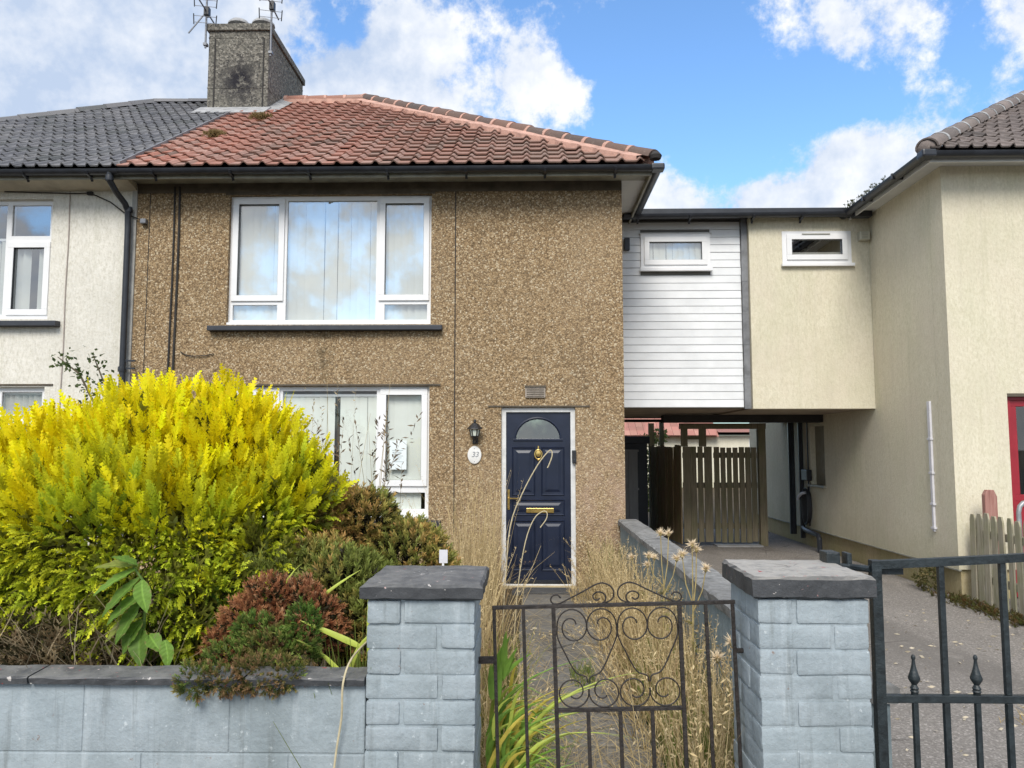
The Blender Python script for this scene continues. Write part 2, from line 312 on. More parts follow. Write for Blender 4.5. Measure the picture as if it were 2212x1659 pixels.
MT['concrete'] = mk_ground('weathered_concrete', (.13,.122,.108), (.20,.19,.17), (.28,.265,.24), 26)
MT['road'] = mk_ground('road_asphalt', (.035,.035,.036), (.05,.05,.052), (.08,.08,.082), 60)
MT['stonecap'] = mk_ground('weathered_stone_coping', (.13,.13,.125), (.24,.24,.235), (.38,.38,.375), 18)
MT['greypipe'] = simple('galvanised_tube', (.34,.35,.36), .45, .15, 20, metal=.4)
MT['aerial'] = simple('aerial_alloy', (.20,.21,.23), .5, .2, 30, metal=.3)
MT['whiteplastic'] = simple('white_trunking_plastic', (.66,.65,.68), .5, .06, 8)
MT['reddoor'] = simple('crimson_door_paint', (.31,.018,.03), .4, .1, 6)
MT['dark'] = simple('dark_soffit_underside', (.035,.032,.03), .85, .3, 4)
MT['brownunder'] = simple('brown_soffit_board', (.36,.29,.22), .8, .2, 4)
MT['navywood'] = simple('dark_blue_shed_paint', (.012,.018,.032), .5, .25, 8)
MT['greypanel'] = mk_wood('grey_shed_board', (.24,.245,.25), (.32,.325,.33), (.40,.405,.41))
MT['leaf'] = mk_foliage('foliage', .45); MT['straw'] = mk_foliage('dry_straw', .15, .8)
MT['stepstone'] = simple('dark_step_concrete', (.075,.075,.075), .9, .2, 12, .4, 60)
MT['plaque'] = simple('white_ceramic', (.75,.74,.71), .25, .04, 20)
MT['plaquemark'] = simple('grey_glaze', (.30,.31,.33), .4, .1, 30)
MT['lampglass'] = simple('frosted_lamp_glass', (.62,.66,.58), .3, .05, 10)
MT['paper'] = simple('notice_paper', (.74,.80,.80), .8, .03, 10)
MT['bungwall'] = mk_render('far_cream_wall', (.72,.68,.55), (.66,.62,.48), (.78,.74,.62), fine=30)
MT['fartile'] = mk_tile('far_red_tile', (.48,.22,.18), (.42,.19,.155), (.52,.28,.22), (.32,.15,.12), (.52,.36,.30), .2)[0].m

# ------------------------------------------------------------------ mesh helpers
def org(o):
    v = Vector((0, 0, 0))
    while o: v = v + o.location; o = o.parent
    return v
def props(o, label=None, cat=None, group=None, kind=None):
    if label: o['label'] = label
    if cat: o['category'] = cat
    if group: o['group'] = group
    if kind: o['kind'] = kind
    return o
def thing(name, label, cat, loc=(0, 0, 0), group=None):
    o = bpy.data.objects.new(name, None); C.objects.link(o); o.location = loc; o.empty_display_size = .1
    return props(o, label, cat, group)
class MB:
    """collects shapes in world coordinates, then links them as one mesh object"""
    def __init__(s): s.v = []; s.f = []
    def add(s, vs, fs):
        k = len(s.v); s.v += [tuple(v) for v in vs]; s.f += [tuple(i+k for i in f) for f in fs]; return s
    def box(s, x0, x1, y0, y1, z0, z1):
        return s.add([(x0,y0,z0),(x1,y0,z0),(x1,y1,z0),(x0,y1,z0),(x0,y0,z1),(x1,y0,z1),(x1,y1,z1),(x0,y1,z1)],
                     [(0,3,2,1),(4,5,6,7),(0,1,5,4),(1,2,6,5),(2,3,7,6),(3,0,4,7)])
    def prism(s, poly, axis, a, b):
        """poly: 2D points; axis 'x': (y,z), 'y': (x,z), 'z': (x,y)"""
        n = len(poly); f = {'x': lambda p, t: (t, p[0], p[1]), 'y': lambda p, t: (p[0], t, p[1]), 'z': lambda p, t: (p[0], p[1], t)}[axis]
        vs = [f(p, a) for p in poly] + [f(p, b) for p in poly]
        fs = [tuple(range(n)), tuple(range(2*n-1, n-1, -1))] + [(i, i+n, (i+1) % n + n, (i+1) % n) for i in range(n)]
        return s.add(vs, fs)
    def tube(s, pts, r, n=8, closed=False, flat=None):
        pts = [Vector(p) for p in pts]; m = len(pts); vs = []; rs = r if isinstance(r, (list, tuple)) else [r]*m
        up = None
        for i, p in enumerate(pts):
            if closed: d = pts[(i+1) % m]-pts[i-1]
            else: d = pts[min(i+1, m-1)]-pts[max(i-1, 0)]
            d.normalize()
            if up is None:
                up = Vector((0, 0, 1)) if abs(d.z) < .9 else Vector((0, 1, 0))
            a = d.cross(up)
            if a.length < 1e-4: a = d.cross(Vector((1, 0, 0)))
            a.normalize(); b = a.cross(d).normalized(); up = b
            for k in range(n):
                t = 2*math.pi*(k+.5)/n; vs.append(p + (a*math.cos(t)+b*math.sin(t))*rs[i])
        fs = []
        for i in range(m if closed else m-1):
            j = (i+1) % m
            for k in range(n): fs.append((i*n+k, i*n+(k+1) % n, j*n+(k+1) % n, j*n+k))
        if not closed: fs += [tuple(range(n-1, -1, -1)), tuple((m-1)*n+k for k in range(n))]
        return s.add(vs, fs)
    def lathe(s, c, prof, n=16, axis='z', sx=1, sy=1):
        vs = []; c = Vector(c)
        for r, h in prof:
            for k in range(n):
                t = 2*math.pi*k/n; a, b = r*math.cos(t)*sx, r*math.sin(t)*sy
                vs.append(c + (Vector((a, b, h)) if axis == 'z' else Vector((a, h, b))))
        m = len(prof); fs = [(i*n+k, i*n+(k+1) % n, (i+1)*n+(k+1) % n, (i+1)*n+k) for i in range(m-1) for k in range(n)]
        fs += [tuple(range(n-1, -1, -1)), tuple((m-1)*n+k for k in range(n))]
        return s.add(vs, fs)
    def mesh(s, name, o=(0, 0, 0), bevel=0, seg=2, smooth=False, tf=None):
        m = bpy.data.meshes.new(name); bm = bmesh.new(); o = Vector(o)
        vv = [bm.verts.new((tf @ Vector(v) if tf else Vector(v))-o) for v in s.v]
        for f in s.f:
            try: bm.faces.new([vv[i] for i in f])
            except ValueError: pass
        bmesh.ops.recalc_face_normals(bm, faces=bm.faces)
        if bevel: bmesh.ops.bevel(bm, geom=list(bm.edges), offset=bevel, segments=seg, profile=.6, affect='EDGES', clamp_overlap=True)
        if smooth:
            for f in bm.faces: f.smooth = True
        bm.to_mesh(m); bm.free()
        if smooth:
            try: m.set_sharp_from_angle(angle=R(40))
            except Exception: pass
        return m
    def build(s, name, mat, parent=None, bevel=0, seg=2, smooth=False, tf=None, label=None, cat=None, group=None, kind=None):
        m = s.mesh(name, org(parent) if parent else (0, 0, 0), bevel, seg, smooth, tf); m.materials.append(MT[mat] if isinstance(mat, str) else mat)
        o = bpy.data.objects.new(name, m); C.objects.link(o); o.parent = parent
        return props(o, label, cat, group, kind)
def piece(name, mesh, loc, parent, rot=None, scale=None):
    o = bpy.data.objects.new(name, mesh); C.objects.link(o); o.parent = parent
    o.location = Vector(loc)-org(parent) if parent else Vector(loc)
    if rot: o.rotation_euler = rot
    if scale: o.scale = scale
    return o
def soup(name, V, F, col, mat, parent=None, kind=None):
    """big triangle/quad mesh straight from arrays; col is per-vertex colour"""
    m = bpy.data.meshes.new(name); V = np.asarray(V, np.float32); F = np.asarray(F, np.int32)
    if parent: V = V-np.array(org(parent), np.float32)
    k = F.shape[1]; m.vertices.add(len(V)); m.vertices.foreach_set('co', V.ravel())
    m.loops.add(F.size); m.loops.foreach_set('vertex_index', F.ravel())
    m.polygons.add(len(F)); m.polygons.foreach_set('loop_start', np.arange(0, F.size, k, dtype=np.int32)); m.polygons.foreach_set('loop_total', np.full(len(F), k, np.int32))
    m.update(calc_edges=True)
    a = m.color_attributes.new('Col', 'FLOAT_COLOR', 'POINT'); c4 = np.ones((len(V), 4), np.float32); c4[:, :3] = col; a.data.foreach_set('color', c4.ravel())
    m.materials.append(MT[mat]); o = bpy.data.objects.new(name, m); C.objects.link(o); o.parent = parent
    if kind: o['kind'] = kind
    return o
def wall_with_holes(x0, x1, z0, z1, y0, y1, holes):
    """front wall slab as boxes round its openings, merged grid so nothing overlaps"""
    xs = sorted({x0, x1, *[h[0] for h in holes], *[h[1] for h in holes]}); zs = sorted({z0, z1, *[h[2] for h in holes], *[h[3] for h in holes]})
    solid = lambda x, z: not any(h[0] < x < h[1] and h[2] < z < h[3] for h in holes)
    mb = MB(); G = [[solid((a+b)/2, (c+d)/2) for c, d in zip(zs, zs[1:])] for a, b in zip(xs, xs[1:])]
    nx, nz = len(xs)-1, len(zs)-1; g = lambda i, j: 0 <= i < nx and 0 <= j < nz and G[i][j]
    for i in range(nx):
        for j in range(nz):
            if not G[i][j]: continue
            a, b, c, d = xs[i], xs[i+1], zs[j], zs[j+1]
            mb.add([(a,y0,c),(b,y0,c),(b,y0,d),(a,y0,d)], [(0,1,2,3)]); mb.add([(a,y1,c),(b,y1,c),(b,y1,d),(a,y1,d)], [(3,2,1,0)])
            if not g(i-1, j): mb.add([(a,y0,c),(a,y0,d),(a,y1,d),(a,y1,c)], [(0,1,2,3)])
            if not g(i+1, j): mb.add([(b,y0,c),(b,y1,c),(b,y1,d),(b,y0,d)], [(0,1,2,3)])
            if not g(i, j-1): mb.add([(a,y0,c),(a,y1,c),(b,y1,c),(b,y0,c)], [(0,1,2,3)])
            if not g(i, j+1): mb.add([(a,y0,d),(b,y0,d),(b,y1,d),(a,y1,d)], [(0,1,2,3)])
    return mb

# ------------------------------------------------------------------ the ground
MB().add([(-600,-600,-.02),(600,-600,-.02),(600,600,-.02),(-600,600,-.02)], [(0,1,2,3)]).build('ground', 'ground', kind='structure')
MB().box(-40, 40, -60, -1.6, -.13, -.016).build('road', 'road', kind='structure')
pv = MB().box(-40, 40, -1.5, 2.30, -.10, 0.0).build('pavement', 'concrete', kind='structure')
kb = MB().box(-.455, .455, -1.62, -1.5, -.12, .004).mesh('kerbstone', (0, 0, 0), .012); kb.materials.append(MT['concrete'])
for i in range(-8, 9): piece('kerbstone', kb, (i*.92, 0, 0), pv)
# garden soil, uneven
gx = np.linspace(-9, 1.05, 90); gy = np.linspace(2.52, 8.99, 60); XX, YY = np.meshgrid(gx, gy)
ZZ = .012 + .02*np.sin(XX*5.1+YY*3)*np.sin(YY*4.3) + rng.normal(0, .008, XX.shape)
ZZ = np.where(np.abs(XX-.32) < .42, -.012, np.maximum(ZZ, -.01))
gv = np.stack([XX.ravel(), YY.ravel(), ZZ.ravel()], 1); nx_ = len(gx)
gf = [(j*nx_+i, j*nx_+i+1, (j+1)*nx_+i+1, (j+1)*nx_+i) for j in range(len(gy)-1) for i in range(nx_-1)]
MB().add(gv.tolist(), gf).build('garden_soil', 'ground', smooth=True, kind='structure')
MB().box(1.27, 4.68, 2.30, 15.8, -.015, .0).build('driveway', 'tarmac', kind='structure')
MB().box(4.66, 14, 2.30, 8.6, -.015, -.004).build('neighbour_yard', 'concrete', kind='structure')
pth = thing('path', None, None, (.32, 5, 0)); pth['kind'] = 'structure'
y = 2.50; k = 0
while y < 8.55:
    d = .59; slab = MB().box(-.40, .40, 0, d-.014, -.03, .022).mesh('slab', (0, 0, 0), .006); slab.materials.append(MT['concrete'])
    piece('slab', slab, (.33+random.uniform(-.012, .012), y, random.uniform(-.006, .006)), pth, (random.uniform(-.006, .006), random.uniform(-.01, .01), random.uniform(-.008, .008)))
    y += d+.006; k += 1

# ------------------------------------------------------------------ roofs
PT_ = .638; PIT = math.atan(PT_); CP, SP = math.cos(PIT), math.sin(PIT); TW, TG = .215, .240
def tile_mb(TW, TG, rolls=1):
    """interlocking tile: flat pan with a raised roll (two rolls on the wider concrete tile), lower edge proud of the course below"""
    mb = MB(); prof = [(0, .004), (.04, 0), (.58, 0), (.65, .008), (.72, .026), (.80, .034), (.88, .026), (.95, .008)]
    pts = [((u+k)/rolls, h) for k in range(rolls) for u, h in prof]+[(1.0, .004)]
    n = len(pts); L = TG+.045; th = .017; vs = []
    for dz in (0, -th):
        for yy, lift in ((0, .033), (L, .002)):
            for u, h in pts: vs.append((u*(TW+.006)-.003, yy+(.002 if dz else 0), h+lift+dz))
    fs = []
    for i in range(n-1):
        fs.append((i, i+1, n+i+1, n+i)); fs.append((i+1, i, 2*n+i, 2*n+i+1))
    fs += [(0, n, 3*n, 2*n), (n-1, 2*n+n-1, 3*n+n-1, n+n-1)]
    return mb.add(vs, fs)
def tile_slope(roof, mat, ye, ze, X0, X1, rows, inside, cuts, limit=300, TW=TW, TG=TG, rolls=1):
    """tiles laid course by course on a slope facing the street; cuts: vertical planes (point, normal) that trim them"""
    base = tile_mb(TW, TG, rolls).mesh('tile'); base.materials.append(MT[mat]); spots = []
    for r_ in range(rows):
        v = r_*TG - .045
        ncol = int((X1-X0)/TW+.5)
        for c_ in range(ncol):
            x = X0+c_*TW
            yy, zz = ye+v*CP, ze+v*SP; yt = ye+(v+TG)*CP
            cl = inside(x, x+TW, yy, yt)
            if cl: spots.append((yy, x, zz, cl))
    spots.sort(key=lambda q: q[0]); rest = MB()
    for i, (yy, x, zz, cl) in enumerate(spots):
        j = (random.uniform(-.003, .003), random.uniform(-.008, .008), random.uniform(0, .004)); ro = (PIT+random.uniform(-.012, .012), random.uniform(-.010, .010), random.uniform(-.012, .012))
        me = base
        mw = Matrix.Translation((x+j[0], yy+j[1], zz+j[2])) @ Matrix.Rotation(ro[2], 4, 'Z') @ Matrix.Rotation(ro[0], 4, 'X')
        if cl == 2 or i >= limit:
            bm = bmesh.new(); bm.from_mesh(base)
            if cl == 2:
                for pt, nr in cuts:
                    lp = mw.inverted() @ Vector(pt); ln = (mw.to_3x3().inverted() @ Vector(nr)).normalized()
                    bmesh.ops.bisect_plane(bm, geom=bm.verts[:]+bm.edges[:]+bm.faces[:], plane_co=lp, plane_no=ln, clear_outer=True)
            if not bm.faces: bm.free(); continue
            if i >= limit:
                bm.verts.index_update(); rest.add([mw @ v_.co for v_ in bm.verts], [[v_.index for v_ in f.verts] for f in bm.faces]); bm.free(); continue
            me = bpy.data.meshes.new('tile'); bm.to_mesh(me); bm.free(); me.materials.append(MT[mat]) if not me.materials else None
        piece('tile', me, (x+j[0], yy+j[1], zz+j[2]), roof, ro)
    if rest.v: rest.build('upper_tiles', mat, roof, kind='stuff')
def cap_run(parent, name, a, b, step, r, mat, mortar_mat, mortar_name='mortar_joint', seg=9, start=0.0):
    """half-round hip or ridge tiles from a to b, each a piece, bedded in mortar"""
    a, b = Vector(a), Vector(b); d = (b-a); Ln = d.length; d.normalize(); side = d.cross(Vector((0, 0, 1))).normalized(); up = side.cross(d).normalized()
    n = max(1, int(Ln/step)); mt = MB()
    for i in range(n):
        p0, p1 = a+d*(i*Ln/n), a+d*((i+1)*Ln/n+(-.028 if mortar_mat else .03))
        mb = MB(); vs = []; rr = r*random.uniform(.94, 1.05); jit = Vector((random.uniform(-.006, .006),)*3)
        for p, q in ((p0, rr*1.06), (p1, rr*.96)):
            for rad in (q, q-.018):
                for k_ in range(seg+1):
                    t = math.pi*k_/seg; vs.append(p+jit+side*math.cos(t)*rad+up*(math.sin(t)*rad*.92-.02))
        m = seg+1; fs = []
        for k_ in range(seg):
            fs += [(k_, k_+1, 2*m+k_+1, 2*m+k_), (m+k_+1, m+k_, 3*m+k_, 3*m+k_+1), (k_+1, k_, m+k_, m+k_+1), (2*m+k_, 2*m+k_+1, 3*m+k_+1, 3*m+k_)]
        mb.add(vs, fs); mb.build(name, mat, parent, smooth=True)
        if mortar_mat:
            vs = []
            for p in (p1-d*.012, p1+d*.040):
                for k_ in range(seg+1):
                    t = math.pi*k_/seg; w = rr*(1.02+.05*random.random()); vs.append(p+side*math.cos(t)*w+up*(math.sin(t)*w*.92-.02))
            MB().add(vs, [(k_, k_+1, m+k_+1, m+k_) for k_ in range(seg)]+[tuple(range(m)), tuple(range(2*m-1, m-1, -1))]).build(mortar_name, mortar_mat, parent)
def mortar_bed(parent, a, b, wid, down, mat):
    """ragged fillet of mortar under a run of hip tiles"""
    a, b = Vector(a), Vector(b); n = 46; vs = []; d = (b-a).normalized(); side = Vector((-1, 0, 0)) if d.x < 0 else Vector((1, 0, 0))
    for i in range(n+1):
        p = a.lerp(b, i/n); w = wid*(.8+.4*random.random())
        q = p + Vector((math.copysign(w, side.x), 0, 0)); vs += [p+Vector((0, 0, .085)), q+Vector((0, -.012, .050)), q+Vector((0, .0, -.09)), p+Vector((0, 0, -.11))]
    fs = []
    for i in range(n):
        for k_ in range(4): fs.append((i*4+k_, i*4+(k_+1) % 4, i*4+4+(k_+1) % 4, i*4+4+k_))
    MB().add(vs, fs).build('mortar_bed', mat, parent)
def gutter_run(parent, a, b, r=.056, mat='gutter', drop=.0):
    a, b = Vector(a), Vector(b); d = (b-a).normalized(); side = d.cross(Vector((0, 0, 1))).normalized(); mb = MB(); n = 8; vs = []
    for p in (a, b+Vector((0, 0, -drop))):
        for rad in (r, r-.006):
            for k_ in range(n+1):
                t = math.pi+math.pi*k_/n; vs.append(p+side*math.cos(t)*rad+Vector((0, 0, math.sin(t)*rad)))
    m = n+1; fs = []
    for k_ in range(n): fs += [(k_, k_+1, 2*m+k_+1, 2*m+k_), (m+k_+1, m+k_, 3*m+k_, 3*m+k_+1), (k_+1, k_, m+k_, m+k_+1), (2*m+k_, 2*m+k_+1, 3*m+k_+1, 3*m+k_)]
    fs += [(0, 2*m, 3*m, m), (n, m+n, 3*m+n, 2*m+n)]
    return mb.add(vs, fs).build('gutter', mat, parent, smooth=True)
def brackets(g, pts, mat='gutter'):
    for p in pts:
        x, y, z = p
        MB().prism([(y-.062, z-.03), (y-.04, z-.062), (y, z-.075), (y+.05, z-.075), (y+.075, z-.11), (y+.075, z+.0), (y+.06, z-.0), (y+.055, z-.055), (y, z-.066), (y-.055, z-.024)], 'x', x-.014, x+.014).build('bracket', mat, g)

YE, ZE = 8.60, 4.835; RY, RZ = 12.80, 4.835+PT_*4.2     # eaves and ridge shared by the pair
YB = 2*RY-YE
def hip_roof_shell(parent, x0, x1, hip0, hip1, mat, ye=YE, ze=ZE, run=4.2):
    """roof deck a little under the tiles: front, back and any hipped ends, closed below"""
    ry, rz, yb = ye+run, ze+PT_*run, ye+2*run; e = .035
    a0, a1 = (x0+run if hip0 else x0), (x1-run if hip1 else x1)
    vs = [(x0,ye+.01,ze-e),(x1,ye+.01,ze-e),(x1,yb,ze-e),(x0,yb,ze-e),(a0,ry,rz-e),(a1,ry,rz-e)]
    fs = [(0,1,5,4),(1,2,5),(2,3,4,5),(3,0,4),(0,3,2,1)]
    return MB().add(vs, fs).build('roof', mat, parent)

# ------------------------------------------------------------------ windows and doors
def frame_rect(mb, x0, x1, z0, z1, w, y0, y1):
    mb.box(x0, x1, y0, y1, z0, z0+w); mb.box(x0, x1, y0, y1, z1-w, z1); mb.box(x0, x0+w, y0, y1, z0+w, z1-w); mb.box(x1-w, x1, y0, y1, z0+w, z1-w)
def make_window(parent, box, cells, yf, glass='glass', sill=None, blinds=None, blind_mat='blind', vent=None, frame_w=.045):
    """box: outer frame; cells: (x0,x1,z0,z1,opening) panes; opening ones get a sash of their own"""
    x0, x1, z0, z1 = box
    w = MB()
    # frame = solid grid minus cells
    fm = wall_with_holes(x0, x1, z0, z1, yf, yf+.07, [c[:4] for c in cells])
    win = fm.build('window', 'upvc', parent, label=None)
    for c in cells:
        a, b, c0, c1, op = c
        if op:
            s = MB(); frame_rect(s, a-.018, b+.018, c0-.018, c1+.018, .018+.052, yf-.022, yf+.05); s.build('sash', 'upvc', win, bevel=.004)
            a, b, c0, c1 = a+.05, b-.05, c0+.05, c1-.05
        g = MB().add([(a-.004, yf+.019, c0-.004), (b+.004, yf+.019, c0-.004), (b+.004, yf+.019, c1+.004), (a-.004, yf+.019, c1+.004)], [(0, 1, 2, 3)]).build('pane', glass, win)
        s = MB(); frame_rect(s, a-.006, b+.006, c0-.006, c1+.006, .010, yf+.004-(.02 if op else 0), yf+.017); s.build('glazing_bead', 'gutter' if op else 'upvc', win)
    if sill:
        sx0, sx1, sz0, sz1, sy = sill
        MB().box(x0-.03, x1+.005, yf-.055, yf-.001, z0-.012, z0+.028).build('cill', 'upvc', win, bevel=.005)
        MB().prism([(sy, sz0), (sy, sz1-.01), (yf-.004, sz1), (yf-.004, sz0)], 'x', sx0, sx1).build('sill', 'sillpaint', win, bevel=.006)
    if blinds:
        bx0, bx1, bz0, bz1, pitch, ang, gaps = blinds
        ms = MB().box(-.0435, .0435, -.0006, .0006, bz0, bz1).mesh('blind_slat'); ms.materials.append(MT[blind_mat])
        x = bx0
        while x < bx1:
            if not any(g0 < x < g1 for g0, g1 in gaps):
                piece('blind_slat', ms, (x, yf+.075, 0), win, (0, random.uniform(-.004, .004), ang+random.uniform(-.10, .10)))
            x += pitch
        MB().box(bx0-.05, bx1+.05, yf+.06, yf+.095, bz1, bz1+.03).build('blind_rail', 'upvc', win)
    return win

# ------------------------------------------------------------------ the pebbledash house
H = thing('pebbledash_house', 'brown pebbledash semi-detached house with red tiled roof and navy front door', 'house', (-1.8, 12.8, 0))
UW = (-3.571, -1.144, 3.066, 4.636); LW = (-3.54, -1.150, .80, 2.335); DR = (-.308, .552, .03, 2.083)
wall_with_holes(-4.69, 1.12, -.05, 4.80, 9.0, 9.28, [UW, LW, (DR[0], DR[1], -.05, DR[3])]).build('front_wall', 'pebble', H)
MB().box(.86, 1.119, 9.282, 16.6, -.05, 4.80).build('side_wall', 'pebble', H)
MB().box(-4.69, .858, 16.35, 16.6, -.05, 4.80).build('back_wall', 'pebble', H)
MB().box(-4.74, -4.50, 9.285, 16.34, -.05, 4.80).build('party_wall', 'room', H)
MB().box(-4.49, .85, 9.285, 16.34, 2.45, 2.62).build('upper_floor', 'room', H)
MB().box(-4.49, .85, 9.285, 16.34, -.06, .05).build('ground_floor', 'room', H)
MB().box(-4.49, .85, 11.8, 11.9, .051, 2.449).build('room_partition', 'room', H)
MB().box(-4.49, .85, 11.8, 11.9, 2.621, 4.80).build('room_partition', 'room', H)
# concrete lintels and grimy head band
MB().box(-3.62, -1.10, 8.993, 9.03, 4.640, 4.664).build('lintel', 'lintel', H)
MB().box(-3.80, -1.02, 8.985, 9.0, 2.337, 2.358).build('drip_edge', 'lintel', H, bevel=.003)
MB().box(-.46, .72, 8.988, 9.0, 2.087, 2.104).build('drip_edge', 'lintel', H, bevel=.003)
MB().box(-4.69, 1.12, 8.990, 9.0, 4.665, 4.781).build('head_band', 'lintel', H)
# movement joints and old cables on the wall
for x, w_, m_, z0_ in ((-.855, .006, 'dark', .6), (-4.535, .004, 'dark', 1.8)): MB().box(x-w_, x+w_, 8.996, 9.0, z0_, 4.73).build('movement_joint', m_, H)
for x, r_ in ((-4.235, .011), (-4.175, .013)): MB().tube([(x+.006*math.sin(z*2), 8.985, z) for z in np.linspace(1.2, 4.74, 14)], r_, 6).build('wall_cable', 'dark', H, smooth=True)
MB().tube([(-4.10, 8.99, 2.745), (-4.05, 8.985, 2.71), (-3.95, 8.98, 2.69), (-3.8, 8.98, 2.695), (-3.7, 8.985, 2.72)], .006, 6).build('wall_cable', 'dark', H, smooth=True)
# windows
uw = make_window(H, UW, [(-3.525, -2.935, 3.375, 4.590, 1), (-2.89, -1.805, 3.125, 4.585, 0), (-1.755, -1.19, 3.375, 4.590, 1), (-3.525, -2.985, 3.125, 3.315, 0), (-1.705, -1.19, 3.125, 3.315, 0)],
    9.06, 'glass', (-3.76, -1.0, 2.985, 3.052, 8.90), (-3.50, -1.20, 3.10, 4.58, .078, .20, []))
lw = make_window(H, LW, [(-3.49, -2.945, 1.185, 2.285, 1), (-2.895, -1.775, .90, 2.285, 0), (-1.715, -1.195, 1.185, 2.285, 1), (-3.49, -2.945, .90, 1.095, 0), (-1.715, -1.195, .90, 1.095, 0)],
    9.06, 'glass_low', (-3.72, -1.0, .715, .785, 8.90), (-3.46, -1.22, .85, 2.22, .080, .12, [(-2.30, -2.22)]))
MB().box(-1.62, -1.42, 9.068, 9.070, 1.36, 1.70).build('paper_notice', 'paper', bevel=0, label='pale printed notice taped inside the ground floor window', cat='notice')
PN = bpy.data.objects['paper_notice']
for i in range(7): MB().box(-1.59+.01*(i % 2), -1.46-.02*(i % 3), 9.0662, 9.0676, 1.58-i*.022, 1.588-i*.022).build('print_line', simple('faded_print', (.48,.54,.56), .8), PN)
# door

dm = MB(); frame_rect(dm, DR[0], DR[1], DR[2]-.03, DR[3], .055, 9.035, 9.10)
door = dm.build('front_door', 'dirtywhite', H, bevel=.004, label='navy panelled front door with arched glass and brass fittings in a scuffed white frame')
LX0, LX1, LZ0, LZ1 = -.252, .496, .066, 2.027
lfm = MB(); NA = 16; cxd = .118; ARX, ARZ, AZ0 = .268, .245, 1.715
arc = [(cxd+ARX*math.cos(math.pi*i/NA), AZ0+ARZ*math.sin(math.pi*i/NA)) for i in range(NA+1)]
# leaf: below the fanlight, and the spandrel round the arch
lfm.box(LX0, LX1, 9.062, 9.105, LZ0, AZ0)
for i in range(NA):
    (xa, za), (xb, zb) = arc[i], arc[i+1]
    lfm.add([(xa,9.062,za),(xb,9.062,zb),(xb,9.062,LZ1),(xa,9.062,LZ1)], [(0,1,2,3)]); lfm.add([(xa,9.062,za),(xa,9.10,za),(xb,9.10,zb),(xb,9.062,zb)], [(0,1,2,3)])
lfm.box(LX0, cxd-ARX, 9.062, 9.105, AZ0+.0005, LZ1); lfm.box(cxd+ARX, LX1, 9.062, 9.105, AZ0+.0005, LZ1)
lfm.build('leaf', 'navy', door)
MB().prism([p for p in arc], 'y', 9.082, 9.087).build('fanlight_pane', mk_glass('fanlight_glass', .14, (.30,.38,.33)), door)
MB().tube([(x, 9.06, z) for x, z in arc], .016, 6).build('fanlight_bead', 'navy', door, smooth=True)
MB().box(cxd-ARX-.02, cxd+ARX+.02, 9.047, 9.062, AZ0-.02, AZ0+.004).build('fanlight_ledge', 'navy', door, bevel=.004)
def door_panel(x0, x1, z0, z1):
    mb = MB(); b1, b2 = .020, .042
    def ring(i, yy): return [(x0+i,yy,z0+i),(x1-i,yy,z0+i),(x1-i,yy,z1-i),(x0+i,yy,z1-i)]
    vs = ring(0, 9.0615)+ring(.008, 9.050)+ring(b1, 9.0605)+ring(b2, 9.0610)+ring(b2+.03, 9.052); fs = []
    for r_ in range(4):
        for k_ in range(4): fs.append((r_*4+k_, r_*4+(k_+1) % 4, r_*4+4+(k_+1) % 4, r_*4+4+k_))
    fs.append((16, 17, 18, 19)); mb.add(vs, fs); mb.build('raised_panel', 'navy', door)
for xa, xb in ((-.185, .085), (.155, .425)):
    door_panel(xa, xb, 1.06, 1.625); door_panel(xa, xb, .20, .78)
door_panel(-.185, .425, .83, 1.02)
MB().box(-.02, .30, 9.046, 9.061, .862, .918).build('letter_box', 'brass', door, bevel=.006)
kn = MB().lathe((.122, 9.045, 1.545), [(.001,-.012),(.030,-.008),(.032,.008),(.001,.012)], 14, 'y', 1, 1.25); kn.tube([(.122+.042*math.cos(a), 9.04, 1.535+.055*math.sin(a)) for a in np.linspace(0, 2*math.pi, 18)[:-1]], .008, 6, True); kn.box(.115, .129, 9.045, 9.061, 1.585, 1.635); kn.lathe((.122, 9.042, 1.468), [(.001,-.008),(.010,0),(.001,.008)], 8, 'y')
kn.build('door_knocker', 'brass', door, smooth=True)
hb = MB().box(-.236, -.212, 9.050, 9.061, .90, 1.13); hb.tube([(-.224, 9.05, 1.03), (-.224, 9.02, 1.03), (-.20, 9.012, 1.03), (-.11, 9.012, 1.028)], .009, 8); hb.build('door_handle', 'brass', door, smooth=True)
MB().box(LX0+.002, LX1-.002, 9.036, 9.05, .068, .10).build('weather_bar', 'gutter', door)
MB().box(-.305, .549, 8.955, 9.034, .008, .040).build('threshold', simple('pale_gold_threshold', (.55,.44,.25), .5), door, bevel=.004)
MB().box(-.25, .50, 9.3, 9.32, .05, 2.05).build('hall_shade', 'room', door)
MB().box(-.42, .66, 8.62, 8.953, -.02, .0).build('door_step', 'stepstone', H)
MB().box(-.18, .48, 8.60, 8.90, .0, .045).build('door_step', 'stepstone', H, bevel=.01)
# eaves: soffit, fascia, gutter
sof = MB().box(-4.69, 1.42, 8.66, 8.999, 4.782, 4.797); sof.build('soffit', 'fascia', H); MB().box(1.121, 1.40, 8.9995, YB, 4.782, 4.797).build('soffit', 'soffit', H)
MB().box(-4.69, 1.40, 8.632, 8.66, 4.715, 4.850).build('fascia', 'fascia', H, bevel=.003)
MB().box(1.40, 1.425, 8.64, YB, 4.715, 4.850).build('fascia', 'fascia', H, bevel=.003)
g1 = gutter_run(H, (-4.69, 8.572, 4.800), (1.47, 8.572, 4.800), .058)
brackets(g1, [(x, 8.575, 4.800) for x in (-4.3, -3.4, -2.5, -1.6, -.7, .2, 1.0)])
gutter_run(H, (1.485, 8.60, 4.800), (1.485, 12.9, 4.79), .058)
MB().box(1.40, 1.55, 8.50, 8.64, 4.740, 4.815).build('gutter_corner', 'gutter', H, bevel=.02)
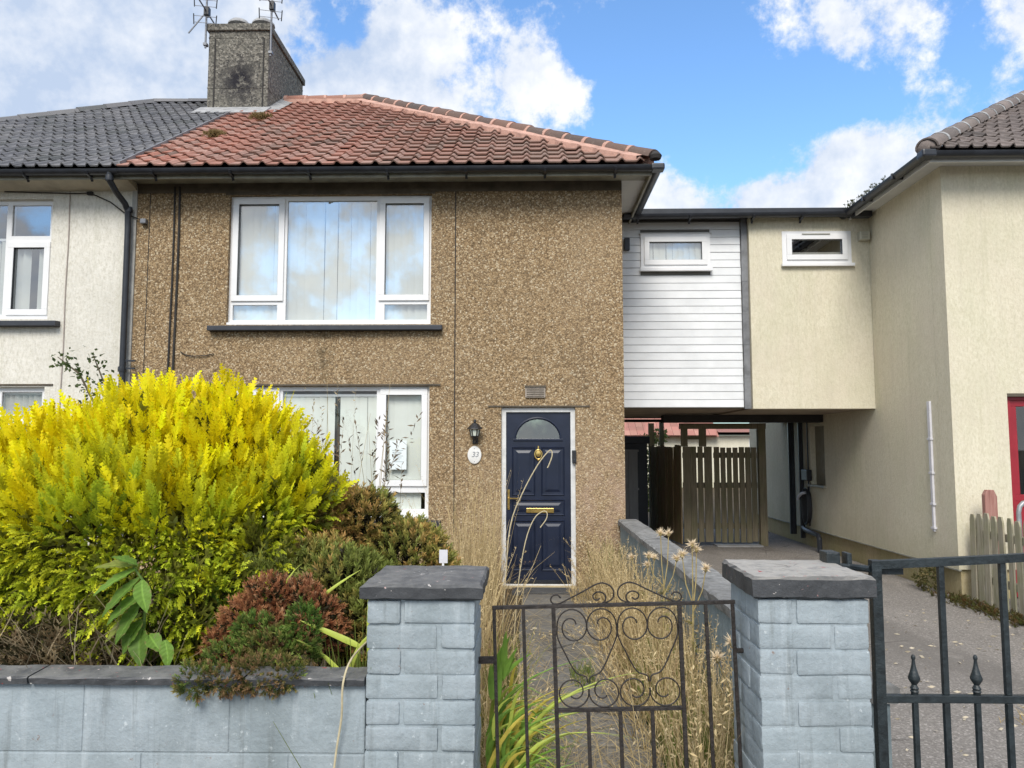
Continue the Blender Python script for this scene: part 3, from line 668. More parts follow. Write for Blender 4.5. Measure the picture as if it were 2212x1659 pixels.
# roof
roof = hip_roof_shell(H, -4.70, 1.42, False, True, 'red_tile')
hip = lambda yy: 1.42-(yy-YE)
def inside_r(xa, xb, ya, yb):
    if xa > hip(ya)-.02: return 0
    return 2 if xb > hip(yb) else 1
# chimney footprint leaves a hole
def inside_red(xa, xb, ya, yb):
    if ya > 11.80 and xa < -4.19: return 0
    return inside_r(xa, xb, ya, yb)
tile_slope(roof, 'red_tile', YE-.03, ZE, -4.70, 1.42, 21, inside_red, [((1.40, YE, 0), (1, 1, 0))])
RT = 1.42-4.2
HA, HB_ = (1.44, YE-.02, ZE+.075), (RT, RY, RZ+.095)
mortar_bed(roof, (1.44, YE-.02, ZE+.035), (RT+.1, RY-.1, RZ-.02), .24, 0, 'mortar')
cap_run(roof, 'hip_tile', HA, HB_, .345, .105, 'hip', 'mortar')
cap_run(roof, 'ridge_tile', (RT-.02, RY, RZ+.075), (-4.16, RY, RZ+.075), .33, .105, 'red_tile', 'mortar')
MB().box(-4.16, RT, RY-.11, RY-.02, RZ-.06, RZ+.05).build('mortar_bed', 'mortar', roof)
MB().lathe((1.45, YE-.05, ZE+.055), [(.02,-.03),(.06,-.02),(.075,.02),(.04,.065),(.01,.075)], 10).build('hip_end_plug', 'dark', roof, smooth=True)
# chimney across the party line
ch = MB().box(-5.21, -4.22, 12.05, 13.95, 6.6, 8.42).build('chimney', 'chimney', H, bevel=.008, label='grey roughcast chimney stack with soot stains')
MB().box(-5.245, -4.185, 12.01, 13.99, 8.42, 8.535).build('chimney_cap', 'chimney', ch, bevel=.015)
for z_ in (8.30, 7.45): MB().box(-5.213, -4.217, 12.046, 13.954, z_, z_+.018).build('render_band', 'chimney', ch)
for x_ in (-5.10, -4.30): MB().box(x_-.012, x_+.012, 12.042, 12.06, 7.0, 8.29).build('quoin_line', 'dark', ch)
for x_ in (-4.86, -4.45): MB().lathe((x_, 12.42, 8.53), [(.13,0),(.12,.15),(.14,.16),(.19,.185),(.185,.215),(.14,.262),(.06,.29),(.005,.295)], 16).build('chimney_pot_cowl', 'leadpale', ch, smooth=True)
fl = MB(); fl.prism([(11.72, 6.871), (12.06, 7.092), (12.06, 7.142), (11.70, 6.888)], 'x', -5.32, -4.16)
fl.add([(-4.218,12.0,7.084),(-4.218,12.9,7.698),(-4.0,12.9,7.638),(-4.02,12.0,7.054),(-4.218,11.75,6.905),(-4.05,11.75,6.895)], [(0,1,2,3),(4,0,3,5)])
fl.build('flashing', 'leadpale', ch)
# ------------------------------------------------------------------ the cream house on the left
HL = thing('cream_house', 'cream rough-rendered house with grey tiled roof adjoining on the left', 'house', (-7.6, 12.8, 0))
CW = (-7.6, -5.71, 3.14, 4.60); CLW = (-7.6, -5.70, .95, 2.33)
wall_with_holes(-10.3, -4.745, -.05, 4.80, 8.985, 9.26, [CW, CLW]).build('front_wall', 'cream', HL)
MB().box(-10.3, -10.05, 9.262, 16.6, -.05, 4.8).build('side_wall', 'cream', HL); MB().box(-10.04, -4.75, 16.35, 16.6, -.05, 4.8).build('back_wall', 'cream', HL)
MB().box(-10.04, -4.75, 9.265, 16.34, 2.45, 2.62).build('upper_floor', 'room', HL); MB().box(-10.04, -4.75, 11.3, 11.4, -.05, 2.44).build('room_partition', 'room', HL); MB().box(-10.04, -4.75, 11.3, 11.4, 2.63, 4.8).build('room_partition', 'room', HL)
MB().box(-4.744, -4.688, 8.978, 9.0, -.05, 4.74).build('party_strip', simple('pale_cement_strip', (.42,.41,.38), .9, .2, 8), HL)
make_window(HL, CW, [(-7.55, -6.30, 3.20, 4.55, 0), (-6.24, -5.765, 4.16, 4.545, 0), (-6.24, -5.765, 3.215, 4.07, 1)], 9.045, 'glass', (-7.8, -5.55, 3.045, 3.115, 8.88), (-7.5, -5.85, 3.2, 4.12, .095, .55, [(-6.02, -5.95)]), 'blind')
make_window(HL, CLW, [(-7.55, -6.30, 1.0, 2.28, 0), (-6.25, -5.76, 2.0, 2.275, 0), (-6.25, -5.76, 1.02, 1.92, 1)], 9.045, 'glass_low', (-7.8, -5.55, .86, .93, 8.88), (-7.5, -5.75, 1.0, 2.25, .075, .45, []), 'blindgrey')
MB().box(-7.75, -5.60, 8.972, 8.985, 2.345, 2.365).build('drip_edge', 'lintel', HL)
MB().tube([(-5.50+.004*math.sin(z*5), 8.975, z) for z in np.linspace(1.6, 4.72, 14)], .006, 6).build('wall_cable', simple('faded_pink_cable', (.42,.36,.32), .7), HL)
MB().tube([(-6.3, 8.97, 4.69), (-5.9, 8.968, 4.675), (-5.4, 8.967, 4.66), (-5.25, 8.965, 4.665), (-5.0, 8.962, 4.55), (-4.8, 8.955, 4.40), (-4.62, 8.96, 4.33), (-4.56, 8.97, 4.30)], .007, 6).build('wall_cable', 'dark', HL, smooth=True)
MB().box(-5.29, -5.22, 8.95, 8.985, 4.64, 4.68).build('cable_clip', 'dark', HL, bevel=.008); MB().box(-4.62, -4.55, 8.93, 8.99, 4.28, 4.34).build('cable_clip', 'aerial', HL, bevel=.01)
MB().box(-10.6, -4.70, 8.66, 8.984, 4.782, 4.797).build('soffit', 'soffit', HL)
MB().box(-10.6, -4.695, 8.632, 8.66, 4.715, 4.850).build('fascia', 'fascia', HL)
MB().prism([(8.67, 4.781), (8.984, 4.781), (8.984, 4.69)], 'x', -10.3, -4.695).build('eaves_cove', simple('cream_cove', (.55,.50,.40), .8), HL)
g2 = gutter_run(HL, (-10.6, 8.572, 4.805), (-4.695, 8.572, 4.798), .058)
brackets(g2, [(x, 8.575, 4.801) for x in (-7.6, -6.7, -5.8, -5.05)])
rl = hip_roof_shell(HL, -10.62, -4.702, True, False, 'grey_tile')
hipl = lambda yy: -10.62+(yy-YE)
def inside_l(xa, xb, ya, yb):
    if ya > 11.80 and xb > -5.22: return 0
    if xb < hipl(ya)+.02 or xa < -.80*ya-1.1: return 0
    return 2 if xa < hipl(yb) else 1
n_l = int((10.62-4.705)/.296)
tile_slope(rl, 'grey_tile', YE-.03, ZE, -4.712-n_l*.296, -4.712, 18, inside_l, [((-10.60, YE, 0), (-1, 1, 0))], TW=.296, TG=.284, rolls=2)
cap_run(rl, 'hip_tile', (-10.62, YE, ZE+.03), (-6.44, RY, RZ+.055), .42, .10, 'grey_tile', None, seg=4)
cap_run(rl, 'ridge_tile', (-6.44, RY, RZ+.05), (-5.22, RY, RZ+.05), .42, .10, 'grey_tile', None, seg=4)
MB().prism([(8.58, 4.855), (12.0, 4.855+PT_*3.42), (12.0, 4.905+PT_*3.42), (8.58, 4.905)], 'x', -4.722, -4.698).build('verge_strip', 'lead', rl)
dp = MB().tube([(-4.80, 8.56, 4.79), (-4.80, 8.56, 4.68), (-4.79, 8.70, 4.58), (-4.77, 8.86, 4.50), (-4.755, 8.91, 4.42), (-4.75, 8.915, 4.2), (-4.745, 8.915, 2.4), (-4.745, 8.915, .1)], .036, 10).build('downpipe', 'gutter', HL, smooth=True)
for z_ in (4.70, 4.44, 2.53, .9): MB().lathe((-4.80 if z_ > 4.6 else -4.75, 8.56 if z_ > 4.6 else 8.915, z_), [(.044,-.03),(.046,0),(.044,.03)], 10).build('pipe_collar', 'gutter', dp, smooth=True)
for z_ in (2.62, 2.53): MB().box(-4.72, -4.60, 8.91, 8.93, z_, z_+.02).build('pipe_clip', 'gutter', dp)

# ------------------------------------------------------------------ the pale yellow house on the right, with its half of the link
HR = thing('yellow_house', 'pale yellow rendered house on the right with brown tiled roof and red door', 'house', (8.5, 12.5, 0))
XR = 4.66; FR = 8.60
RD = (5.27, 6.25, 0.0, 2.21)
wall_with_holes(XR, 12.5, .30, 4.80, FR, FR+.28, [(RD[0], RD[1], .30, RD[3])]).build('front_wall', 'yellow', HR)
swin = (12.30, 12.92, 1.02, 1.97)
sw = wall_with_holes(FR+.285, 16.4, .30, 4.80, 0, .28, [swin]); sw.v = [(XR+.0005+v[1], v[0], v[2]) for v in sw.v]; sw.build('side_wall', 'yellow', HR)
MB().box(XR+.04, 5.262, FR+.04, FR+.3, -.05, .299).build('plinth', 'plinth', HR); MB().box(XR+.041, XR+.28, FR+.301, 16.4, -.05, .299).build('plinth', 'plinth', HR); MB().box(6.26, 12.5, FR+.04, FR+.3, -.05, .299).build('plinth', 'plinth', HR)
MB().box(XR-.012, XR+.02, FR-.012, 16.38, .285, .300).build('render_bead', 'fascia', HR)
# blank side window
MB().box(XR+.09, XR+.12, swin[0], swin[1], swin[2], swin[3]).build('side_window', mk_render('grey_blanked_panel', (.30,.28,.22), (.25,.23,.18), (.34,.32,.26), fine=20), HR)
MB().box(XR-.05, XR+.09, swin[0]-.04, swin[1]+.04, swin[2]-.035, swin[2]-.001).build('side_sill', 'fascia', HR, bevel=.006)
MB().box(5.0, 12.3, 11.5, 11.6, -.05, 4.75).build('room_partition', 'room', HR)
# red door
rdm = MB(); frame_rect(rdm, RD[0], RD[1], RD[2], RD[3], .07, FR+.06, FR+.14); rd = rdm.build('door', 'reddoor', HR, bevel=.004, label='crimson door with tall glazed panel')
MB().box(RD[0]+.07, RD[1]-.07, FR+.085, FR+.125, .07, 1.03).build('lower_panel', 'reddoor', rd); 
fr_ = MB(); frame_rect(fr_, RD[0]+.07, RD[1]-.07, 1.031, RD[3]-.07, .07, FR+.08, FR+.13); fr_.build('glazed_frame', 'reddoor', rd, bevel=.004)
MB().box(RD[0]+.142, RD[1]-.142, FR+.10, FR+.106, 1.10, RD[3]-.142).build('pane', 'glass_low', rd)
for z_ in (.55, .99): MB().box(RD[0]+.12, RD[1]-.12, FR+.074, FR+.086, z_, z_+.02).build('panel_bead', 'reddoor', rd)
MB().box(RD[0]-.02, RD[1]+.02, FR+.001, FR+.058, RD[3]-.035, RD[3]-.001).build('door_head', 'lintel', HR)
# eaves
EX, EY = 4.35, 8.25
MB().box(EX+.06, 13, EY+.06, FR-.001, 4.782, 4.797).build('soffit', 'soffit', HR); MB().box(EX+.06, XR-.001, FR, 16.4, 4.782, 4.797).build('soffit', 'soffit', HR)
MB().box(EX+.035, 13, EY+.035, EY+.06, 4.715, 4.850).build('fascia', 'soffit', HR); MB().box(EX+.035, EX+.06, EY+.061, 16.4, 4.715, 4.850).build('fascia', 'soffit', HR)
g3 = gutter_run(HR, (EX-.02, EY-.02, 4.800), (13, EY-.02, 4.805), .062); g4 = gutter_run(HR, (EX-.03, EY, 4.800), (EX-.03, 10.6, 4.79), .062)
MB().box(EX-.10, EX+.05, EY-.09, EY+.06, 4.738, 4.82).build('gutter_corner', 'gutter', HR, bevel=.02)
for y_ in (8.9, 9.7, 10.4): MB().box(EX-.10, EX+.04, y_-.015, y_+.015, 4.735, 4.812).build('gutter_clip', 'gutter', HR, bevel=.01)
rr = hip_roof_shell(HR, EX, 16.0, True, True, 'brown_tile', EY, ZE, 4.2)
hipr = lambda yy: EX+(yy-EY)
def inside_n(xa, xb, ya, yb):
    if xb < hipr(ya)+.02 or xa > .80*ya+.6: return 0
    return 2 if xa < hipr(yb) else 1
tile_slope(rr, 'brown_tile', EY-.03, ZE, EX, EX+22*.296, 16, inside_n, [((EX+.02, EY, 0), (-1, 1, 0))], 280, TW=.296, TG=.29, rolls=2)
cap_run(rr, 'hip_tile', (EX-.02, EY-.02, ZE+.035), (EX+4.2, EY+4.2, RZ+.06), .42, .115, 'brown_tile', 'leadpale')
MB().lathe((EX+.03, EY+.05, ZE+.03), [(.10,-.05),(.125,.0),(.115,.06),(.07,.11),(.01,.125)], 12).build('hip_end_plug', 'brown_tile', rr, smooth=True)
# its half of the link over the passage
LY = 10.45
CWN = (3.475, 4.41, 4.09, 4.565)
wall_with_holes(3.03, XR-.001, 2.14, 4.76, LY, LY+.25, [CWN]).build('link_wall', 'yellow', HR)
MB().box(3.03, XR-.001, LY+.251, 14.3, 2.14, 2.30).build('link_floor', 'brownunder', HR); MB().box(3.03, XR, 14.05, 14.3, 2.301, 4.76).build('link_back_wall', 'yellow', HR)
w2 = make_window(HR, CWN, [(3.55, 4.335, 4.185, 4.50, 1)], LY-.012, 'glass', None, None)
MB().box(3.455, 4.435, LY-.06, LY-.0125, 4.072, 4.115).build('cill', 'upvc', w2, bevel=.006); MB().box(3.5, 4.38, LY+.10, LY+.11, 4.09, 4.30).build('net_curtain', 'blindgrey', w2); MB().box(3.74, 4.12, LY-.045, LY-.034, 4.512, 4.524).build('trickle_vent', 'fascia', w2)
vb = MB().box(4.50, 4.635, LY-.10, LY-.001, 4.42, 4.54).build('vent_cover', simple('cream_plastic', (.50,.48,.38), .5), None, bevel=.012, label='small cream vent cover at the inner corner of the yellow link wall', cat='vent')
for i in range(4): MB().box(4.52, 4.60, LY-.104, LY-.0995, 4.44+i*.022, 4.448+i*.022).build('louvre', 'fascia', vb)

# ------------------------------------------------------------------ white clad half of the link
LK = thing('white_clad_extension', 'white board clad first floor extension bridging the side passage', 'extension', (2.0, 10.55, 2.15))
WN = (1.565, 2.52, 4.06, 4.565); YK = 10.56
wall_with_holes(1.125, 2.945, 2.16, 4.76, YK+.02, YK+.2, [WN]).build('backing_wall', 'room', LK)
nb = 24; bh = (4.74-2.165)/nb
for i in range(nb):
    z0_, z1_ = 2.165+i*bh, 2.165+(i+1)*bh
    def board(xa, xb):
        j = random.uniform(-.003, .003); o_ = random.uniform(-.004, .004) if i in (5, 9, 17) else 0
        MB().prism([(YK-.004+j, z0_+.001), (YK-.004+j, z0_+.010), (YK+.002, z1_-.006), (YK+.012, z1_-.0005), (YK+.0195, z1_-.0005), (YK+.0195, z0_+.001)], 'x', xa, xb+o_).build('cladding_board', 'clad', LK)
    if z1_ <= WN[2]-.02 or z0_ >= WN[3]: board(1.125, 2.935)
    else: board(1.125, WN[0]-.002); board(WN[1]+.002, 2.935)
w1 = make_window(LK, WN, [(1.63, 2.455, 4.145, 4.50, 1)], YK-.03, 'glass', None, (1.63, 2.46, 4.1, 4.5, .084, .15, []))
MB().box(1.545, 2.54, YK-.08, YK-.031, 4.035, 4.085).build('cill', 'upvc', w1, bevel=.006); MB().box(1.545, 2.54, YK-.04, YK-.005, 4.566, 4.580).build('head_drip', 'dirtywhite', w1)
for i in range(6): MB().box(2.94+.004*(i % 2), 3.028, YK-.045+.003*(i % 2), YK+.02, 2.14+i*.437, 2.14+(i+1)*.437+.012).build('lead_strip', 'lead', LK, bevel=.006)
MB().box(1.125, 3.028, YK+.201, 14.3, 2.16, 2.32).build('link_floor', 'brownunder', LK); MB().box(1.125, 3.028, 14.05, 14.3, 2.321, 4.76).build('link_back_wall', 'clad', LK)
MB().box(2.15, 4.655, 12.3, 12.55, 2.02, 2.139).build('beam', 'dark', LK); MB().box(1.13, 4.655, 14.15, 14.32, 2.09, 2.139).build('beam', 'dark', LK)
MB().box(1.121, 4.659, LY-.06, 14.4, 4.765, 4.845).build('flat_roof', 'dark', LK)
MB().box(1.20, 4.60, LY-.10, LY-.062, 4.745, 4.868).build('roof_edge', 'gutter', LK, bevel=.006)
g5 = gutter_run(LK, (1.30, LY-.16, 4.760), (4.50, LY-.16, 4.780), .058); brackets(g5, [(x, LY-.157, 4.765) for x in (1.5, 2.2, 3.05, 3.7)])
MB().box(4.38, 4.62, LY-.23, LY-.101, 4.705, 4.885).build('gutter_end_box', 'gutter', LK, bevel=.015)
ab = MB().box(1.335, 1.41, YK-.075, YK-.006, 4.33, 4.50).build('wall_bracket_box', 'gutter', None, bevel=.008, label='small black box on the white cladding beside the pebbledash corner', cat='box')

# ------------------------------------------------------------------ things fixed to the pebbledash front
lamp = thing('wall_lantern', 'black coach lantern on the wall left of the navy door', 'lantern', (-.61, 9.0, 1.68))
lx, ly = -.61, 8.90
MB().lathe((lx, ly, 1.855), [(.001,.085),(.016,.082),(.018,.055),(.010,.048),(.030,.040),(.088,-.018),(.09,-.026),(.05,-.024)], 6).build('lantern_roof', 'blackmetal', lamp)
MB().lathe((lx, ly, 1.745), [(.040,0),(.058,.078)], 6).build('lantern_glass', 'lampglass', lamp)
for k_ in range(6):
    t = 2*math.pi*k_/6; MB().tube([(lx+.042*math.cos(t), ly+.042*math.sin(t), 1.745), (lx+.061*math.cos(t), ly+.061*math.sin(t), 1.825)], .007, 5).build('lantern_bar', 'blackmetal', lamp)
MB().lathe((lx, ly, 1.70), [(.012,0),(.024,.012),(.03,.03),(.048,.042),(.05,.05),(.02,.052)], 6).build('lantern_base', 'blackmetal', lamp)
MB().tube([(lx, ly, 1.705), (lx, ly+.03, 1.685), (lx, 8.985, 1.70), (lx, 8.995, 1.72)], .014, 6).build('lantern_arm', 'blackmetal', lamp); MB().box(lx-.032, lx+.032, 8.982, 8.999, 1.66, 1.76).build('back_plate', 'blackmetal', lamp, bevel=.004)
pq = MB().lathe((-.618, 8.985, 1.53), [(.001,-.008),(.062,-.010),(.078,-.006),(.082,.003),(.08,.014)], 28, 'y', 1, 1.28).build('number_plaque', 'plaque', None, smooth=True, label='white oval house number plaque below the black lantern', cat='plaque')
def text_mesh(s, size, loc, mat, name, parent, rot=(R(90), 0, 0)):
    cu = bpy.data.curves.new('lettering', 'FONT'); cu.body = s; cu.size = size; cu.align_x = 'CENTER'; cu.align_y = 'CENTER'; cu.extrude = .0015; cu.shear = .25
    tmp = bpy.data.objects.new('tmp', cu); C.objects.link(tmp); dg = bpy.context.evaluated_depsgraph_get(); me = bpy.data.meshes.new_from_object(tmp.evaluated_get(dg))
    bpy.data.objects.remove(tmp); me.materials.clear(); me.materials.append(MT[mat]); o = bpy.data.objects.new(name, me); C.objects.link(o); o.parent = parent
    o.location = Vector(loc)-org(parent); o.rotation_euler = rot; return o
text_mesh('33', .085, (-.612, 8.9735, 1.535), 'plaquemark', 'number', pq)
for z_ in (1.605, 1.455): MB().lathe((-.618, 8.976, z_), [(.001,-.003),(.008,0),(.001,.003)], 8, 'y').build('screw', 'plaquemark', pq)
vt = MB().box(-.03, .205, 8.975, 8.999, 2.195, 2.335).build('wall_vent', simple('weathered_vent_plastic', (.36,.31,.26), .7, .2, 14), None, bevel=.005, label='weathered rectangular wall vent above the navy door', cat='vent')
MB().box(-.035, .21, 8.962, 8.999, 2.318, 2.337).build('hood', 'lintel', vt); 
for i in range(5): MB().box(-.015, .19, 8.971, 8.9745, 2.207+i*.021, 2.216+i*.021).build('louvre', 'lintel', vt)
db = MB().box(.512, .560, 8.975, 9.034, 1.44, 1.585).build('doorbell', 'blackmetal', None, bevel=.008, label='slim black video doorbell on the right door frame', cat='doorbell')
MB().lathe((.536, 8.973, 1.475), [(.001,-.003),(.013,-.001),(.013,.003)], 12, 'y').build('bell_button', 'gutter', db)

# aerials on the chimney
def aerial(x, y, z0, z1, zc, tilt, label, stay):
    a = thing('tv_aerial', label, 'aerial', (x, y, z0), 'aerials on the chimney')
    MB().tube([(x, y, z0), (x, y, z1)], .016, 8).build('mast', 'aerial', a, smooth=True)
    MB().tube([(x, y-.5, zc+.05), (x, y+.35, zc-.03)], .012, 6).build('boom', 'aerial', a)
    MB().box(x-.03, x+.05, y-.05, y+.05, zc-.08, zc+.07).build('dipole_box', 'blackmetal', a, bevel=.01)
    for k_, dz in enumerate((-.22, -.11, .06, .17)):
        sl_ = tilt*.5
        MB().tube([(x-.19, y-.05, zc+dz+sl_*.19), (x+.19, y-.05, zc+dz-sl_*.19)], .005, 5).build('element', 'aerial', a)
    for sx in (-1, 1):
        for dz0, dz1 in ((-.26, -.08), (.04, .20)):
            MB().tube([(x+sx*.18, y-.05, zc+dz0-sx*tilt*.10), (x+sx*.19, y-.05, zc+dz1-sx*tilt*.10)], .009, 5).build('reflector_rod', 'blackmetal', a)
    if stay: MB().tube([(x-.02, y-.03, zc-.06), (x-.24, y-.1, zc-.42)], .012, 6).build('stay', 'aerial', a)
    MB().box(x-.03, x+.03, y-.03, y+.05, z0+.04, z0+.08).build('lashing_clamp', 'aerial', a)
aerial(-5.235, 11.98, 8.10, 8.93, 8.72, .22, 'television aerial on the left corner of the chimney with a slanting stay', True)
aerial(-4.165, 11.98, 7.95, 8.90, 8.80, .26, 'television aerial on the right corner of the chimney on a longer mast', False)

# ------------------------------------------------------------------ gate pillars, walls
PBS = []
for v_ in range(6):
    me = MB().box(-.1085, .1085, -.0505, .0505, -.0348, .0348).mesh('brick', (0, 0, 0), .0065, 2, True); bm = bmesh.new(); bm.from_mesh(me)
    bmesh.ops.subdivide_edges(bm, edges=[e for e in bm.edges if e.calc_length() > .04], cuts=3, use_grid_fill=True)
    for q in bm.verts: q.co += Vector((random.uniform(-1, 1), random.uniform(-1, 1), random.uniform(-1, 1)))*.0010
    for f in bm.faces: f.smooth = True
    bm.to_mesh(me); bm.free(); me.materials.append(MT['paint']); PBS.append(me)
def pillar(cx, cy, top, label, courses=15, rec=.0055):
    P = thing('gate_pillar', label, 'gate pillar', (cx, cy, 0), 'front gate pillars')
    hw = .1635
    MB().box(cx-hw+rec, cx+hw-rec, cy-hw+rec, cy+hw-rec, -.03, top-.001).build('mortar_core', 'paint', P, bevel=.003)
    h = .0745; c0 = top-h/2
    for k_ in range(courses+1):
        z_ = c0-k_*h
        if z_ < -.03: break
        d1 = hw-.1065; d2 = hw-.050
        lay = [(-d1, -d2, 0), (d2, -d1, 90), (d1, d2, 0), (-d2, d1, 90)] if k_ % 2 else [(d1, -d2, 0), (d2, d1, 90), (-d1, d2, 0), (-d2, -d1, 90)]
        for x_, y_, a_ in lay:
            piece('brick', random.choice(PBS), (cx+x_+random.uniform(-.0025, .0025), cy+y_+random.uniform(-.003, .003), z_+random.uniform(-.0025, .0025)), P,
                  (random.uniform(-.012, .012), random.uniform(-.015, .015), R(a_)+random.uniform(-.012, .012)), (random.uniform(.985, 1.01), 1, random.uniform(.97, 1.02)))
    return P
def cap(P, cx, cy, z0, w, d, t0, peak, mat='coping'):
    mb = MB(); hx, hy = w/2, d/2; n = 10; vs = []
    def ring(ix, z, jit):
        out = []
        for s_ in range(4):
            (xa, ya), (xb, yb) = [((-hx, -hy), (hx, -hy)), ((hx, -hy), (hx, hy)), ((hx, hy), (-hx, hy)), ((-hx, hy), (-hx, -hy))][s_]
            for k_ in range(n):
                u = k_/n; x_, y_ = xa+(xb-xa)*u, ya+(yb-ya)*u
                f = 1-ix/hx; out.append((cx+x_*f+random.uniform(-jit, jit), cy+y_*f+random.uniform(-jit, jit), z+random.uniform(-jit, jit)))
        return out
    rings = [ring(.012, z0, .003), ring(0, z0+.006, .0022), ring(0, z0+t0-.008, .0022), ring(.008, z0+t0, .002), ring(hx*.5, z0+t0+peak*.6, .0015), ring(hx*.92, z0+t0+peak, .001)]
    m = 4*n; fs = []
    for r_ in range(len(rings)-1):
        for k_ in range(m): fs.append((r_*m+k_, r_*m+(k_+1) % m, (r_+1)*m+(k_+1) % m, (r_+1)*m+k_))
    fs += [tuple(range(m-1, -1, -1)), tuple((len(rings)-1)*m+k_ for k_ in range(m))]
    for r_ in rings: vs += r_
    mb.add(vs, fs).build('cap_stone', mat, P)
PL = pillar(-.326, 2.564, 1.142, 'blue-grey painted brick gate pillar nearest the yellow bush'); cap(PL, -.324, 2.58, 1.143, .372, .40, .046, .006)
PR = pillar(.857, 2.555, 1.150, 'blue-grey painted brick gate pillar between the two iron gates', rec=.0028); cap(PR, .855, 2.56, 1.152, .366, .372, .066, .004, 'coping_worn')
# front garden wall
FW = thing('front_garden_wall', 'low blue-grey painted block wall with black coping below the yellow bush', 'wall', (-2.5, 2.47, 0))
MB().box(-6.2, -.495, 2.4155, 2.53, -.03, .884).build('mortar_core', 'paint', FW)
def block(x0, x1, z0, z1):
    MB().box(x0+.0012, x1-.0012, 2.413+random.uniform(-.001, .001), 2.535, z0+.002, z1-.002).build('block', 'paint', FW, bevel=.004, seg=3, smooth=True)
for row, (z0_, z1_) in enumerate(((.680, .884), (.455, .680), (.230, .455), (.0, .230))):
    x = -.494; first = .415 if row % 2 == 0 else .232
    while x > -6.2:
        w_ = first if first else .45; first = None; block(max(x-w_, -6.2), x, z0_, z1_); x -= w_
x = -.492; k = 0
for L_ in (.37, .66, .62, .9, .9, .9, .9, .5):
    x0_ = x-L_
    vs = []; n = 14
    for i in range(n+1):
        u = x0_+.003+(L_-.006)*i/n; j = lambda s_=.0022: random.uniform(-s_, s_)
        vs += [(u, 2.392+j(), .886+j(.001)), (u, 2.388+j(), .904+j()), (u, 2.394+j(), .909+j(.001)), (u, 2.50+j(), .914+j()), (u, 2.505+j(), .886)]
    fs = [tuple(range(4, -1, -1)), tuple(n*5+q for q in range(5))]
    for i in range(n):
        for q in range(5): fs.append((i*5+q, i*5+(q+1) % 5, i*5+5+(q+1) % 5, i*5+5+q))
    MB().add(vs, fs).build('coping_slab', 'coping', FW); x = x0_
# dwarf wall along the path
DW = thing('path_side_wall', 'low grey painted wall with stone coping between the path and the driveway', 'wall', (1.16, 5.8, 0))
MB().box(1.055, 1.235, 2.75, 8.99, -.03, .735).build('wall_face', mk_render('streaked_grey_blue_paint', (.255,.315,.345), (.21,.26,.285), (.30,.365,.395), fine=60, warm=(.20,.235,.24), streak=.7), DW)
yy = 2.73
while yy < 8.95:
    L_ = min(random.uniform(.5, .62), 8.985-yy); vs = []; n = 6
    for i in range(n+1):
        u = yy+.004+(L_-.008)*i/n; j = lambda: random.uniform(-.004, .004)
        vs += [(1.03+j(), u, .737), (1.028+j(), u, .785+j()), (1.05+j(), u, .797+j()), (1.24+j(), u, .80+j()), (1.262+j(), u, .785+j()), (1.26+j(), u, .737)]
    fs = [tuple(range(6)), tuple(n*6+q for q in range(5, -1, -1))]
    for i in range(n):
        for q in range(6): fs.append((i*6+q, i*6+6+q, i*6+6+(q+1) % 6, i*6+(q+1) % 6))
    MB().add(vs, fs).build('coping_stone', 'stonecap', DW); yy += L_

# ------------------------------------------------------------------ wrought iron path gate (sagging on its hinges)
G = thing('path_gate', 'sagging black wrought iron garden gate with heart scrolls between the two pillars', 'gate', (.28, 2.58, .1))
GY = 2.58; GC = Vector((.68, GY, 1.10)); TF = Matrix.Translation(GC) @ Matrix.Rotation(R(2.0), 4, 'Y') @ Matrix.Translation(-GC)
TF = Matrix.Translation(GC) @ Matrix.Rotation(R(-1.6), 4, 'Y') @ Matrix.Translation(-GC)
def gb(x0, x1, z0, z1, name, t=.006):
    MB().box(x0, x1, GY-t, GY+t, z0, z1).build(name, 'rustmetal', G, bevel=.0015, tf=TF)
ZT, ZM, ZB = 1.105, .775, .14
gx_ = [-.112, -.016, .082, .492, .577, .664]
gb(-.118, .672, ZT-.006, ZT+.006, 'top_rail'); gb(-.118, .672, ZB-.006, ZB+.006, 'bottom_rail'); gb(.088, .486, ZM-.006, ZM+.006, 'middle_rail')
for i, x_ in enumerate(gx_):
    t_ = .0065 if i in (2, 3) else .0055
    MB().box(x_-t_, x_+t_, GY-t_, GY+t_, ZB+.0065, ZT-.0065).build('bar', 'rustmetal', G, bevel=.0015, tf=TF)
for x_ in (.184, .287, .390): MB().box(x_-.006, x_+.006, GY-.006, GY+.006, ZB+.0065, ZM-.0065).build('bar', 'rustmetal', G, bevel=.0015, tf=TF)
def spiral(cx, cz, r0, r1, a0, turns, n=26):
    return [(cx+(r0+(r1-r0)*i/n)*math.cos(a0+turns*2*math.pi*i/n), GY, cz+(r0+(r1-r0)*i/n)*math.sin(a0+turns*2*math.pi*i/n)) for i in range(n+1)]
def smooth_curve(pts, n=4):
    P = [Vector(p) for p in pts]; P = [P[0]*2-P[1]]+P+[P[-1]*2-P[-2]]; out = []
    for i in range(1, len(P)-2):
        for k_ in range(n):
            t = k_/n; a, b, c, d = P[i-1:i+3]; out.append(.5*((2*b)+(c-a)*t+(2*a-5*b+4*c-d)*t*t+(3*b-a-3*c+d)*t**3))
    return out+[P[-2]]
def scroll(pts, name='scroll'): MB().tube(pts, .0026, 6).build(name, 'rustmetal', G, smooth=True, tf=TF)
mx0, mx1 = .090, .484; hwid = (mx1-mx0)/2
